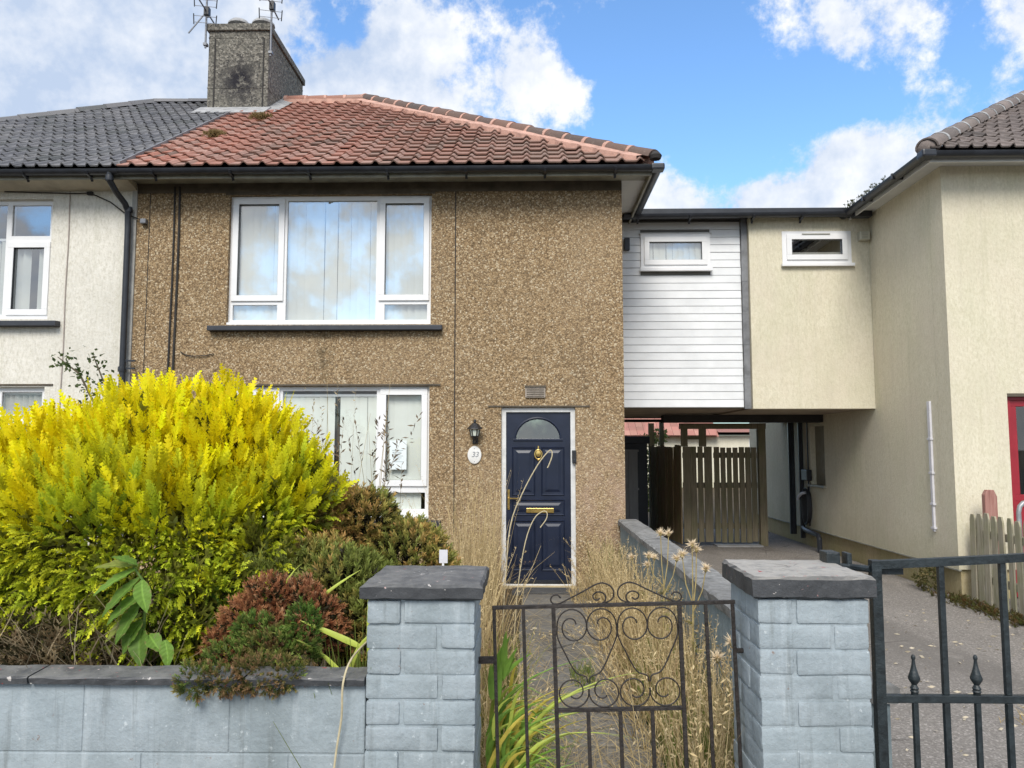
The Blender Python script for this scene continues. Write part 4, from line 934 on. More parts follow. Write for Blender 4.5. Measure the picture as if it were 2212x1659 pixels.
for h_ in range(2):
    hx0 = mx0+h_*hwid; hc = hx0+hwid/2
    for s_ in (-1, 1):
        # heart side: curl at the top inside, over the shoulder, straight down to the point, then the foot curl outwards
        r = hwid/4*.98
        cxx, czz = hc+s_*r, ZT-.010-r*1.15
        up_ = []
        for q in np.linspace(0, 1, 34):
            an = R(520)*(1-q); rad = r*min(1, .30+.70*q/.62); up_.append((cxx+s_*rad*math.cos(an), GY, czz+rad*1.12*math.sin(an)))
        leg = [(cxx+s_*r*.98, GY, czz-.035), (hc+s_*r*1.52, GY, czz-.085), (hc+s_*r*.85, GY, czz-.145), (hc+s_*.008, GY, ZM+.104), (hc+s_*.003, GY, ZM+.085)]
        fr2 = hwid/4*.98; fx, fz = hc+s_*fr2, ZM+.008+fr2; ft_ = []
        for q in np.linspace(0, 1, 34):
            an = R(170)+R(500)*q; rad = fr2*(1 if q < .36 else 1-.68*(q-.36)/.64); ft_.append((fx+s_*rad*math.cos(an), GY, fz+rad*math.sin(an)))
        scroll(up_+smooth_curve([up_[-1]]+leg)[1:]); scroll(ft_)
oc = .2870
for s_ in (-1, 1):
    crest = [(oc+s_*x_, GY, ZT+z_*.80) for x_, z_ in ((.052, .028), (.062, .020), (.072, .026), (.074, .040), (.062, .052), (.045, .05), (.034, .036), (.036, .016), (.048, .006))]
    arc2 = [(oc+s_*x_, GY, ZT+z_*.80) for x_, z_ in ((.040, .006), (.014, .022), (.006, .048), (.016, .074), (.040, .088), (.066, .082), (.10, .060), (.15, .030), (.185, .010), (.205, .010), (.213, .026), (.205, .042), (.19, .044), (.18, .032))]
    scroll(smooth_curve(crest)); scroll(smooth_curve(arc2))
for z_ in (.95, .35): MB().tube([(.668, GY, z_), (.70, GY, z_)], .008, 6).build('hinge_pin', 'rustmetal', G, tf=TF)
MB().box(-.165, -.112, GY-.012, GY+.004, .93, .95).build('latch', 'rustmetal', G, tf=TF)

# ------------------------------------------------------------------ driveway gate
DG = thing('driveway_gate', 'dark green-black iron driveway gate with spear finials right of the pillars', 'gate', (1.5, 2.6, .1))
DY = 2.60
def ztop(x): return 1.222+.020*((x-1.13)/.5)+.045*max(0, (x-1.13)/1.4)**2
MB().box(1.120, 1.152, DY-.016, DY+.016, .08, 1.238).build('stile', 'greengate', DG, bevel=.003)
tr = MB(); vs = []; n = 16
for i in range(n+1):
    x_ = 1.13+1.5*i/n; z_ = ztop(x_); vs += [(x_, DY-.013, z_-.013), (x_, DY+.013, z_-.013), (x_, DY+.013, z_+.013), (x_, DY-.013, z_+.013)]
fs = [(3, 2, 1, 0), tuple(n*4+q for q in range(4))]
for i in range(n):
    for q in range(4): fs.append((i*4+q, i*4+(q+1) % 4, i*4+4+(q+1) % 4, i*4+4+q))
tr.add(vs, fs).build('top_rail', 'greengate', DG, bevel=0)
MB().box(1.1525, 2.63, DY-.011, DY+.011, .785, .810).build('middle_rail', 'greengate', DG, bevel=.003); MB().box(1.1525, 2.63, DY-.011, DY+.011, .14, .165).build('bottom_rail', 'greengate', DG, bevel=.003)
fin = MB().lathe((0, 0, 0), [(.011,0),(.011,.006),(.014,.010),(.011,.015),(.014,.020),(.010,.026),(.008,.031),(.017,.045),(.019,.052),(.013,.068),(.007,.090),(.0045,.108),(.0065,.113),(.007,.118),(.0045,.124),(.001,.126)], 10).mesh('spear_finial', (0, 0, 0), 0, 1, True); fin.materials.append(MT['greengate'])
x_ = 1.153+.095; i = 0
while x_ < 2.6:
    if i % 2 == 0:
        MB().box(x_-.008, x_+.008, DY-.008, DY+.008, .1655, .7845).build('bar', 'greengate', DG, bevel=.002); piece('spear_finial', fin, (x_, DY, .810), DG)
    else:
        MB().box(x_-.009, x_+.009, DY-.009, DY+.009, .8105, ztop(x_)-.012).build('bar', 'greengate', DG, bevel=.002); MB().box(x_-.009, x_+.009, DY-.009, DY+.009, .1655, .7845).build('bar', 'greengate', DG, bevel=.002)
    x_ += .0995; i += 1
MB().tube([(1.03, DY+.08, 1.205), (1.08, DY+.05, 1.207), (1.12, DY+.0, 1.208)], .011, 8).build('hinge', 'greengate', DG); MB().box(1.153, 1.235, DY+.014, DY+.030, 1.188, 1.208).build('hinge_strap', 'greengate', DG)
MB().box(1.00, 1.045, DY+.05, DY+.12, 1.15, 1.255).build('hinge_bracket', 'greengate', DG, bevel=.004); MB().box(1.068, 1.084, DY+.05, DY+.10, 1.17, 1.252).build('hinge_bracket', 'greengate', DG, bevel=.003)

# ------------------------------------------------------------------ passage: gate, boards, shed, charger
PG = thing('passage_gate', 'mossy slatted timber gate across the passage under the link', 'gate', (3.2, 13.1, 0))
def slat(x0, x1, z0, z1, y_=13.1, mat='gatewood', par=PG, t=.011):
    MB().box(x0, x1, y_-t, y_+t, z0, z1).build('slat', mat, par, bevel=.002)
for z_ in (.28, .95, 1.45):
    MB().box(2.60, 3.09, 13.118, 13.15, z_, z_+.09).build('rail', 'gatewood', PG); MB().box(3.12, 3.84, 13.118, 13.15, z_, z_+.09).build('rail', 'gatewood', PG)
x_ = 2.60
for w_, g_ in ((.12, .004), (.10, .024), (.085, .022), (.13, .010)): slat(x_, x_+w_, .06, 1.64); x_ += w_+g_
x_ = 3.12
for w_, g_ in ((.088, .020), (.082, .022), (.078, .024), (.082, .022), (.086, .014), (.09, .010), (.088, .022), (.085, .0)): slat(x_, min(x_+w_, 3.84), .05+random.uniform(0, .02), 1.63+random.uniform(-.012, .012)); x_ += w_+g_
MB().box(3.85, 3.97, 13.03, 13.15, 0, 2.03).build('post', 'gatewood', PG, bevel=.006); MB().box(2.55, 3.99, 13.06, 13.14, 1.935, 2.03).build('head_beam', 'gatewood', PG, bevel=.006)
MB().box(2.57, 2.68, 13.06, 13.1, 1.641, 1.934).build('post', 'gatewood', PG); MB().box(2.87, 2.99, 13.06, 13.1, 1.641, 1.934).build('post', 'gatewood', PG); MB().box(2.681, 2.869, 13.07, 13.09, 1.76, 1.82).build('rail', 'gatewood', PG)
MB().box(3.10, 3.85, 12.9, 13.2, -.01, .022).build('sill_strip', 'leadpale', PG)
SF = thing('side_fence', 'brown close-boarded fence turning back beside the passage gate', 'fence', (2.48, 14.1, 0))
p0, p1 = Vector((2.575, 13.12, 0)), Vector((2.37, 15.2, 0)); d_ = (p1-p0); Ln = d_.length; d_.normalize(); ang = math.atan2(d_.y, d_.x)
sb = MB().box(-.06, .06, -.010, .010, .02, 1.655).mesh('board', (0, 0, 0), .003); sb.materials.append(MT['sidewood'])
for i in range(int(Ln/.116)): piece('board', sb, p0+d_*(.06+i*.116), SF, (random.uniform(-.006, .006), random.uniform(-.01, .01), ang+random.uniform(-.05, .05)), (1, 1, random.uniform(.985, 1.012)))
MB().box(2.36, 2.46, 15.15, 15.25, 0, 2.1).build('post', 'sidewood', SF); MB().box(2.58, 2.66, 15.2, 15.28, 0, 2.12).build('post', 'gatewood', SF)
SH = thing('garden_shed', 'dark blue shed with grey boarded door at the left of the passage', 'shed', (1.75, 14.9, 0))
MB().box(1.30, 2.22, 14.50, 15.4, 0, 1.70).build('shed_body', 'navywood', SH); MB().box(1.25, 2.26, 14.42, 15.45, 1.70, 1.83).build('shed_roof', 'navywood', SH, bevel=.01)
for i in range(4): MB().box(1.34+i*.17, 1.34+i*.17+.164, 14.30, 14.33, .30, 1.56).build('door_board', 'greypanel', SH, bevel=.003)
for z_ in (.85, 1.55): MB().box(1.33, 2.03, 14.28, 14.299, z_, z_+.04).build('door_rail', 'greypanel', SH)
MB().box(1.33, 2.03, 14.334, 14.499, .25, .29).build('door_ledge', 'navywood', SH)
# pipes and charger on the yellow house
for (x_, y_, r_, z0_, z1_) in ((XR-.10, 13.55, .055, .15, 2.12), (XR-.06, 13.20, .04, .12, 2.05), (XR-.03, 12.95, .012, .34, 2.05)):
    MB().tube([(x_, y_, z1_), (x_, y_, z0_)], r_, 8).build('soil_pipe', 'gutter', HR, smooth=True)
MB().tube([(XR-.06, 13.20, .30), (XR-.12, 12.9, .28), (XR-.14, 12.3, .26), (XR-.14, 12.25, .2), (XR-.14, 12.25, 0)], .038, 8).build('waste_pipe', 'gutter', HR, smooth=True)
EVC = thing('wall_charger', 'black car charging unit with coiled cable on the yellow side wall', 'charger', (XR, 13.0, .4))
MB().box(XR-.09, XR-.001, 12.86, 13.12, 1.08, 1.26).build('charger_box', 'blackmetal', EVC, bevel=.012)
for i in range(5):
    yc, rz = 12.96+.012*i, .25+.012*i
    MB().tube([(XR-.03-.012*i, yc+.10*math.cos(t)*(1+.1*i), .66+rz*math.sin(t)) for t in np.linspace(0, 2*math.pi, 26)[:-1]], .010, 6, True).build('cable_coil', 'blackmetal', EVC, smooth=True)
MB().tube([(XR-.03, 12.95, 1.08), (XR-.035, 12.96, 1.0), (XR-.04, 12.96, .9)], .010, 6).build('cable', 'blackmetal', EVC)
MB().tube([(XR-.06, 13.02, .88), (XR-.10, 13.10, .86), (XR-.12, 13.20, .80), (XR-.12, 13.24, .76)], .024, 8).build('plug', 'whiteplastic', EVC, smooth=True)
TRK = thing('cable_trunking', 'white plastic cable trunking running down the yellow side wall', 'trunking', (XR, 9.05, .65))
for z0_, z1_, w_ in ((1.72, 2.15, .030), (1.33, 1.715, .028), (.98, 1.325, .024), (.66, .975, .018)): MB().box(XR-.026, XR-.001, 9.05-w_, 9.05+w_, z0_, z1_).build('trunking_length', 'whiteplastic', TRK, bevel=.003)
for z_ in (1.715, 1.325, .97, .70): MB().box(XR-.034, XR-.001, 9.01, 9.09, z_-.012, z_+.012).build('clip', 'whiteplastic', TRK, bevel=.003)
# picket fence, post, handrail in front of the yellow house
PF = thing('picket_fence', 'silvered timber picket fence from the corner of the yellow house along the drive', 'fence', (4.74, 7.0, 0))
pk = MB().prism([(-.047, 0), (.047, 0), (.047, .86), (.030, .915), (-.030, .915), (-.047, .86)], 'x', -.009, .009).mesh('picket', (0, 0, 0), .003); pk.materials.append(MT['picket'])
y_ = 8.42; i = 0
while y_ > 4.6:
    piece('picket', pk, (4.715+random.uniform(-.006, .006), y_, .01), PF, (random.uniform(-.012, .012), random.uniform(-.02, .02), random.uniform(-.08, .08)), (1, random.uniform(.95, 1.08), random.uniform(.975, 1.02)))
    y_ -= .128+random.uniform(-.01, .012)
for z_ in (.22, .68): MB().box(4.727, 4.765, 4.6, 8.48, z_, z_+.075).build('rail', 'picket', PF)
for y_ in (8.3, 6.5, 4.7): MB().box(4.766, 4.84, y_-.04, y_+.04, 0, .86).build('post', 'picket', PF)
MB().prism([(4.80, 0), (4.93, 0), (4.93, 1.10), (4.90, 1.17), (4.83, 1.17), (4.80, 1.12)], 'y', 8.30, 8.36).build('timber_post', 'pinkwood', None, bevel=.006, label='short faded red timber post behind the picket fence', cat='post')
hr = thing('handrail', 'bent galvanised tube handrail beside the red door', 'handrail', (5.1, 8.2, 0))
MB().tube([(5.05, 8.15, 0), (5.05, 8.15, .95), (5.065, 8.15, 1.01), (5.10, 8.15, 1.045), (5.16, 8.15, 1.06), (5.5, 8.15, 1.05), (6.2, 8.15, 1.02)], .024, 10).build('rail_tube', 'greypipe', hr, smooth=True)
MB().tube([(6.15, 8.15, 0), (6.15, 8.15, 1.0)], .024, 10).build('upright', 'greypipe', hr, smooth=True)

# ------------------------------------------------------------------ bungalow seen through the passage
BG = thing('distant_bungalow', 'cream bungalow with red tiled roof seen through the passage', 'bungalow', (6, 34, 0))
wall_with_holes(2.0, 16, -.05, 2.18, 33, 33.3, [(9.35, 10.25, 1.15, 2.05)]).build('wall', 'bungwall', BG); MB().box(2, 16, 33.301, 39, -.05, 2.17).build('back_wall', 'bungwall', BG)
bw = MB(); frame_rect(bw, 9.35, 10.25, 1.15, 2.05, .10, 33.05, 33.12); bwn = bw.build('window', 'upvc', BG); MB().box(9.45, 10.15, 33.08, 33.09, 1.25, 1.95).build('pane', 'glass_low', bwn)
bg_r = MB().prism([(32.6, 2.12), (36.2, 4.3), (39.6, 2.12)], 'x', 1.6, 8.0).build('roof', 'fartile', BG); MB().prism([(32.6, 2.30), (34.5, 2.62), (39.6, 2.3)], 'x', 8.001, 16.4).build('roof', 'fartile', BG)
ft = MB().box(-.145, .145, 0, .36, 0, .035).mesh('tile'); ft.materials.append(MT['fartile']); sl2 = math.atan2(4.3-2.12, 3.6)
for r_ in range(6):
    for c_ in range(21): piece('tile', ft, (1.75+c_*.30, 32.55+r_*.33*math.cos(sl2), 2.13+r_*.33*math.sin(sl2)+.02), bg_r, (sl2+.04, random.uniform(-.01, .01), 0))
MB().box(4.15, 4.95, 32.75, 32.9, 2.5, 2.72).build('rooflight', 'glass_low', BG)

# ------------------------------------------------------------------ plants
def nrm(v): return v/np.maximum(np.linalg.norm(v, axis=-1, keepdims=True), 1e-6)
def spray_template(pairs=7, sub=2, wid=.055, spread=.46, curl=.10):
    """flat feathery spray along +x, in the xy plane; returns verts, tris, tip weight"""
    V = []; F = []; T = []
    def rib(a, b, w, ta, tb):
        a, b = np.array(a), np.array(b); d = b-a; d = d/np.linalg.norm(d); s = np.array([-d[1], d[0], 0])
        m = a+(b-a)*.45; k = len(V); tm = ta+(tb-ta)*.45
        V.extend([a-s*w*.35, a+s*w*.35, m+s*w*.55, m-s*w*.55, b]); T.extend([ta, ta, tm, tm, tb]); F.extend([(k, k+1, k+2), (k, k+2, k+3), (k+3, k+2, k+4)])
    ax = lambda t: np.array([t, 0, curl*t*t])
    rib(ax(0), ax(.55), wid*.8, 0, .5); rib(ax(.5), ax(1.0), wid, .5, 1)
    for i in range(pairs):
        t = .12+.78*i/(pairs-1); ln = spread*(1-.72*t)
        for s in (-1, 1):
            a = ax(t+(.03 if s > 0 else 0)); an = math.radians(40-8*t); d = np.array([math.cos(an), s*math.sin(an), .12])
            b = a+d*ln; rib(a, b, wid, t*.7, min(1, t*.7+.45))
            for j in range(sub):
                u = .35+.38*j; a2 = a+d*ln*u; an2 = an+(.55 if (j % 2) else -.5); d2 = np.array([math.cos(an2), s*math.sin(an2), .18])
                rib(a2, a2+d2*ln*.42, wid*.8, t*.7+.2, min(1, t*.7+.5))
    return np.array(V), np.array(F), np.array(T)
def twig_template(n=14, wid=.10, ln=.34):
    """short shoot with needles all round"""
    V = []; F = []; T = []; r2 = np.random.default_rng(3)
    for i in range(n):
        t = .1+.9*i/n; a = np.array([t*.8, 0, 0]); az_ = i*2.4; el_ = math.radians(48-20*t); d = np.array([math.cos(el_), math.sin(el_)*math.cos(az_), math.sin(el_)*math.sin(az_)])
        s = np.cross(d, [math.cos(az_+1), math.sin(az_), .4]); s = s/np.linalg.norm(s); L_ = ln*(.8+.4*r2.random()); k = len(V)
        V.extend([a-s*wid*.3, a+s*wid*.3, a+d*L_*.5+s*wid*.5, a+d*L_*.5-s*wid*.5, a+d*L_]); T.extend([t*.6, t*.6, t*.7+.1, t*.7+.1, min(1, t*.7+.35)])
        F.extend([(k, k+1, k+2), (k, k+2, k+3), (k+3, k+2, k+4)])
    return np.array(V), np.array(F), np.array(T)
def place_sprays(tmpl, P, A, S, cb, ct, roll=None, droop=0.0):
    """instances of a template: P origin, A axis, S size; cb/ct base and tip colour per instance"""
    V, F, T = tmpl; N_ = len(P); A = nrm(A); ref = nrm(rng.normal(size=(N_, 3))); B = nrm(np.cross(A, ref)); Nn = np.cross(A, B)
    W = P[:, None] + S[:, None, None]*(V[None, :, :1]*A[:, None]+V[None, :, 1:2]*B[:, None]+V[None, :, 2:3]*Nn[:, None])
    W[:, :, 2] -= droop*S[:, None]*(V[None, :, 0]**2)
    Cc = cb[:, None]+(ct-cb)[:, None]*(T[None, :, None]**1.3)
    FF = F[None]+(np.arange(N_)*len(V))[:, None, None]
    return W.reshape(-1, 3), FF.reshape(-1, 3), Cc.reshape(-1, 3)
def merge(parts):
    V = []; F = []; C_ = []; k = 0
    for v, f, c in parts: V.append(v); F.append(f+k); C_.append(c); k += len(v)
    return np.concatenate(V), np.concatenate(F), np.concatenate(C_)
def lobes_sample(lobes, n, zmin=-1, depth=.10, bias=None):
    L_ = np.array(lobes); c, r = L_[:, :3], L_[:, 3:6]; ar = (r[:, 0]*r[:, 1]+r[:, 0]*r[:, 2]+r[:, 1]*r[:, 2]); ar = ar/ar.sum(); P = []; Nn = []; got = 0
    while got < n:
        k = rng.choice(len(L_), n, p=ar); d = nrm(rng.normal(size=(n, 3))); sh = 1-np.abs(rng.normal(0, depth, (n, 1)))
        p = c[k]+r[k]*d*sh; ok = p[:, 2] > zmin
        for j in range(len(L_)):
            q = (((p-c[j])/(r[j]*.86))**2).sum(1); ok &= (q > 1) | (k == j)
        if bias is not None: ok &= rng.random(n) < bias(p, d)
        P.append(p[ok]); Nn.append(nrm(d/r[k])[ok]); got += ok.sum()
    return np.concatenate(P)[:n], np.concatenate(Nn)[:n]
def lerp(a, b, t): return np.array(a)[None]+(np.array(b)-np.array(a))[None]*t[:, None]
front_bias = lambda p, d: np.where(d[:, 1] < .25, 1.0, .35)

# golden conifer
YB_ = thing('golden_conifer', 'big bright yellow and lime conifer bush behind the front wall', 'bush', (-1.75, 3.5, 0))
lob = [(-1.72,3.50,1.14,.76,.68,.48), (-1.70,3.45,1.52,.32,.30,.24), (-1.30,3.52,1.48,.30,.32,.28), (-2.05,3.45,1.38,.36,.32,.28), (-2.45,3.50,1.22,.42,.40,.30), (-2.75,3.6,1.12,.4,.4,.36),
       (-1.06,3.50,1.34,.22,.32,.26), (-1.55,3.15,1.02,.46,.32,.30), (-2.05,3.12,1.05,.45,.32,.24), (-1.28,3.15,1.02,.24,.26,.26), (-2.5,3.15,1.08,.38,.3,.22), (-1.30,2.88,.90,.22,.15,.15), (-2.08,2.98,1.0,.40,.2,.17), (-2.45,2.98,1.0,.32,.2,.18), (-1.75,2.95,.98,.28,.18,.15), (-1.15,2.98,1.02,.18,.16,.16), (-1.45,2.92,1.02,.22,.16,.16), (-1.05,3.2,1.15,.16,.2,.18), (-1.50,3.5,1.60,.13,.13,.14), (-1.30,3.5,1.66,.10,.10,.14), (-1.66,3.5,1.66,.13,.13,.14), (-.98,3.5,1.40,.14,.2,.18)]
lob = [(a-(.07 if a > -1.36 else 0), b, c-(.05 if a > -1.2 else .02), d, e, f) for a, b, c, d, e, f in lob]
def plumes(P, N, L_, up, n, size, cb, ct, tmpl, curl=.0, spread=.33, droop=.06, gam=1.0, fl=.8):
    """branch plumes: each a curved axis clothed with small sprays, tight towards the tip"""
    A = nrm(N*np.array([.8, .8, .55])+np.stack([np.zeros(len(P)), np.zeros(len(P)), up], 1)+rng.normal(0, .16, P.shape)); out = []
    for j in range(n):
        u = (j+rng.random(len(P)))/n; u = .15+.85*u
        q = P+A*((u-.55)*L_)[:, None]; q[:, 2] += curl*(u**2)*L_
        side = nrm(rng.normal(size=P.shape)); r_ = (spread*(1-u)**.7*L_*.8)[:, None]
        q = q+side*r_*.7; a = nrm(A+side*(.75*(1.1-u))[:, None]); k = rng.normal(1, .08, (len(P), 1))
        tone = np.clip(u+rng.normal(0, .16, len(P)), 0, 1)[:, None]
        tipc = cb+(ct-cb)*np.clip(tone*1.3, 0, 1)**gam; out.append(place_sprays(tmpl, q, a, rng.uniform(size[0], size[1], len(P)), (cb*.5+tipc*.5)*k*fl, np.clip(tipc*k, 0, 1), droop=droop))
    return merge(out)
sm = spray_template(4, 1, .085, .46)
P_, N_ = lobes_sample(lob, 3000, .68, .08, front_bias)
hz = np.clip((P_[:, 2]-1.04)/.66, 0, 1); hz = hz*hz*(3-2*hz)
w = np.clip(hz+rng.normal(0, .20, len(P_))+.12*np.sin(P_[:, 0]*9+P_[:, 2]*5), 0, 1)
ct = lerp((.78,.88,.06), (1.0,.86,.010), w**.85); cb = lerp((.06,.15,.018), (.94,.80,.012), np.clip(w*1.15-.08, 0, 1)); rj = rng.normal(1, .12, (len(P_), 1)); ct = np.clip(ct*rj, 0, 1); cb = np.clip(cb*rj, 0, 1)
up_ = hz > .30; lo_ = ~up_; Lp = rng.uniform(.10, .25, len(P_))*(1+.35*hz)
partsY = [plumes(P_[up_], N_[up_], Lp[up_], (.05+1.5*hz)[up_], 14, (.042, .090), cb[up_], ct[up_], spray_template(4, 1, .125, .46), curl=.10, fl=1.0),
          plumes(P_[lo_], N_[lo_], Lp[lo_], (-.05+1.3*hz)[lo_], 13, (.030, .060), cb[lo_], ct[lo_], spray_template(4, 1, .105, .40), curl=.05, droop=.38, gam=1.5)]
# tall leaders that break the outline
L0 = []
for cx, cy, cz, n_ in ((-1.66,3.5,1.78,7), (-1.60,3.45,1.72,5), (-1.30,3.5,1.80,7), (-1.26,3.48,1.74,6), (-1.45,3.5,1.70,6), (-2.05,3.45,1.62,7), (-2.12,3.4,1.55,6), (-2.35,3.4,1.50,6), (-1.1,3.5,1.60,6), (-.98,3.5,1.50,6), (-1.18,3.5,1.66,6), (-1.85,3.45,1.66,6), (-1.75,3.5,1.72,6), (-2.6,3.45,1.44,6), (-.90,3.5,1.40,5), (-1.52,3.4,1.66,6), (-1.38,3.4,1.68,6), (-.84,3.5,1.30,4)):
    cx, cz = (cx-.08, cz-.08) if cx > -1.25 else (cx, cz-.03)
    L0.append(np.stack([rng.normal(cx, .075, n_), rng.normal(cy, .10, n_), rng.normal(cz-.08, .06, n_)], 1))
L0 = np.concatenate(L0); up0 = np.tile([0, -.05, .3], (len(L0), 1))+rng.normal(0, .1, L0.shape); one = np.ones((len(L0), 1))
partsY.append(plumes(L0, up0, rng.uniform(.12, .24, len(L0)), np.full(len(L0), 1.6), 12, (.04, .07), one*np.array([.92,.72,.012]), one*np.array([1.0,.83,.012]), spray_template(4, 1, .075, .36), spread=.2))
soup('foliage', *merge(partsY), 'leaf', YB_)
# dead brown inside and below
inl = [(a, b+.03, c-.04, d*.80, e*.80, f*.80) for a, b, c, d, e, f in lob]
Pi, Ni = lobes_sample(inl, 3800, .1, .12, front_bias); Ai = Ni+rng.normal(0, .5, Pi.shape)
soup('inner_twigs', *place_sprays(spray_template(4, 0, .07, .5), Pi, Ai, rng.uniform(.12, .22, len(Pi)), lerp((.05,.045,.02), (.09,.09,.025), rng.random(len(Pi))), lerp((.16,.20,.03), (.34,.34,.04), rng.random(len(Pi)))), 'leaf', YB_)
bk = simple('brown_bark', (.10,.072,.045), .9, .3, 20, .5, 60)
for i in range(10):
    a = random.uniform(-.5, .5); MB().tube([(-1.75+a*.2, 3.45, 0), (-1.75+a*.6, 3.4+random.uniform(-.2, .2), .4), (-1.75+a*1.4, 3.35+random.uniform(-.3, .3), .9), (-1.75+a*1.7, 3.4, 1.3)], [.035, .028, .02, .008], 6).build('trunk', bk, YB_, smooth=True)

def shrub(name, label, lobes, n, tmpl, size, base, tips, seed_bias=None, zmin=.0, up=.5, stems=5, depth=.12, noise_=.45, inner=True, mat='leaf'):
    c = lobes[0]; o = thing(name, label, 'shrub', (c[0], c[1], 0))
    P, Nn = lobes_sample(lobes, n, zmin, depth, front_bias); A = Nn+np.array([0, 0, up])+rng.normal(0, noise_, P.shape); S = rng.uniform(*size, len(P))
    k = rng.integers(0, len(tips), len(P)); t0 = np.array(tips)[k]*rng.normal(1, .15, (len(P), 1)); b0 = np.tile(np.array(base), (len(P), 1))*rng.normal(1, .2, (len(P), 1))
    # tips gather in patches of colour
    ph = np.sin(P[:, 0]*13)+np.sin(P[:, 2]*15+1)+np.sin(P[:, 1]*11+2)+rng.normal(0, .8, len(P)); k2 = np.clip(((ph+2.4)/4.8*len(tips)).astype(int), 0, len(tips)-1)
    t0 = np.array(tips)[k2]*rng.normal(1, .15, (len(P), 1))
    soup('foliage', *place_sprays(tmpl, P, A, S, np.clip(b0, .005, 1), np.clip(t0, .005, 1)), mat, o)
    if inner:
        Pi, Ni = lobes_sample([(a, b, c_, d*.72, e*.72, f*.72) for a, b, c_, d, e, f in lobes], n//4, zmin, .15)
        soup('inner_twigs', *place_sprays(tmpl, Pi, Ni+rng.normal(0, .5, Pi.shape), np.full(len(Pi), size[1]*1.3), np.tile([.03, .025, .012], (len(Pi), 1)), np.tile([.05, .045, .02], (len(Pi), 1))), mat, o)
    for i in range(stems):
        l_ = random.choice(lobes); MB().tube([(c[0]+random.uniform(-.1, .1), c[1], 0), ((c[0]+l_[0])/2, (c[1]+l_[1])/2, l_[2]*.5), (l_[0], l_[1], l_[2])], [.014, .011, .006], 5).build('stem', bk, o)
    return o
tw = twig_template()
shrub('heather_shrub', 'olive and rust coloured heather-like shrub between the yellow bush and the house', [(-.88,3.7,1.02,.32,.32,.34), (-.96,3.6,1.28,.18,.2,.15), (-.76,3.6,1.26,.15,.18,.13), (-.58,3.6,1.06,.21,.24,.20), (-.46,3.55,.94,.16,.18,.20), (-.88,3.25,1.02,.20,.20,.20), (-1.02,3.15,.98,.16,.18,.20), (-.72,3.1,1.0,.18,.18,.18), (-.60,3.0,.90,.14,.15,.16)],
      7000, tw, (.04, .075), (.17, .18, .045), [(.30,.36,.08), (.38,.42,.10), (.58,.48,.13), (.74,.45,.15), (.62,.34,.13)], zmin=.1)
shrub('dead_red_shrub', 'rusty red-brown dried shrub behind the coping', [(-.92,2.80,1.07,.08,.07,.07), (-.82,2.82,1.05,.08,.07,.07), (-.75,2.8,1.00,.08,.07,.07), (-.98,2.76,1.00,.09,.07,.07), (-.88,2.74,.97,.10,.07,.06), (-.72,2.8,.94,.07,.07,.06), (-1.04,2.74,.92,.08,.06,.05)],
      1700, tw, (.022, .045), (.30, .13, .07), [(.56,.26,.11), (.66,.33,.15), (.46,.19,.08), (.70,.44,.24)], zmin=.5)
shrub('trailing_green_shrub', 'low green and bronze shrub spilling over the black coping', [(-.83,2.58,.94,.14,.08,.06), (-.95,2.56,.92,.09,.07,.05), (-.80,2.42,.915,.11,.06,.045), (-.92,2.40,.90,.07,.04,.03), (-1.01,2.395,.90,.045,.04,.04), (-.74,2.58,1.0,.05,.05,.08), (-.90,2.62,.99,.07,.06,.05)],
      1500, tw, (.020, .042), (.05, .10, .02), [(.18,.30,.05), (.30,.38,.08), (.40,.30,.10), (.46,.24,.13)], zmin=.85, stems=0, inner=False)
shrub('dead_brown_undergrowth', 'tangled dead brown twigs under the yellow bush at the left end of the wall', [(-2.0,2.80,.86,.30,.14,.13), (-1.62,2.80,.84,.25,.14,.12), (-2.4,2.82,.88,.3,.16,.13), (-1.62,2.72,.80,.2,.10,.08)],
      3000, spray_template(4, 0, .05, .55), (.05, .11), (.14, .105, .06), [(.34,.25,.13), (.46,.35,.20), (.26,.17,.09), (.58,.46,.28)], zmin=.55, up=-.1, noise_=.8)

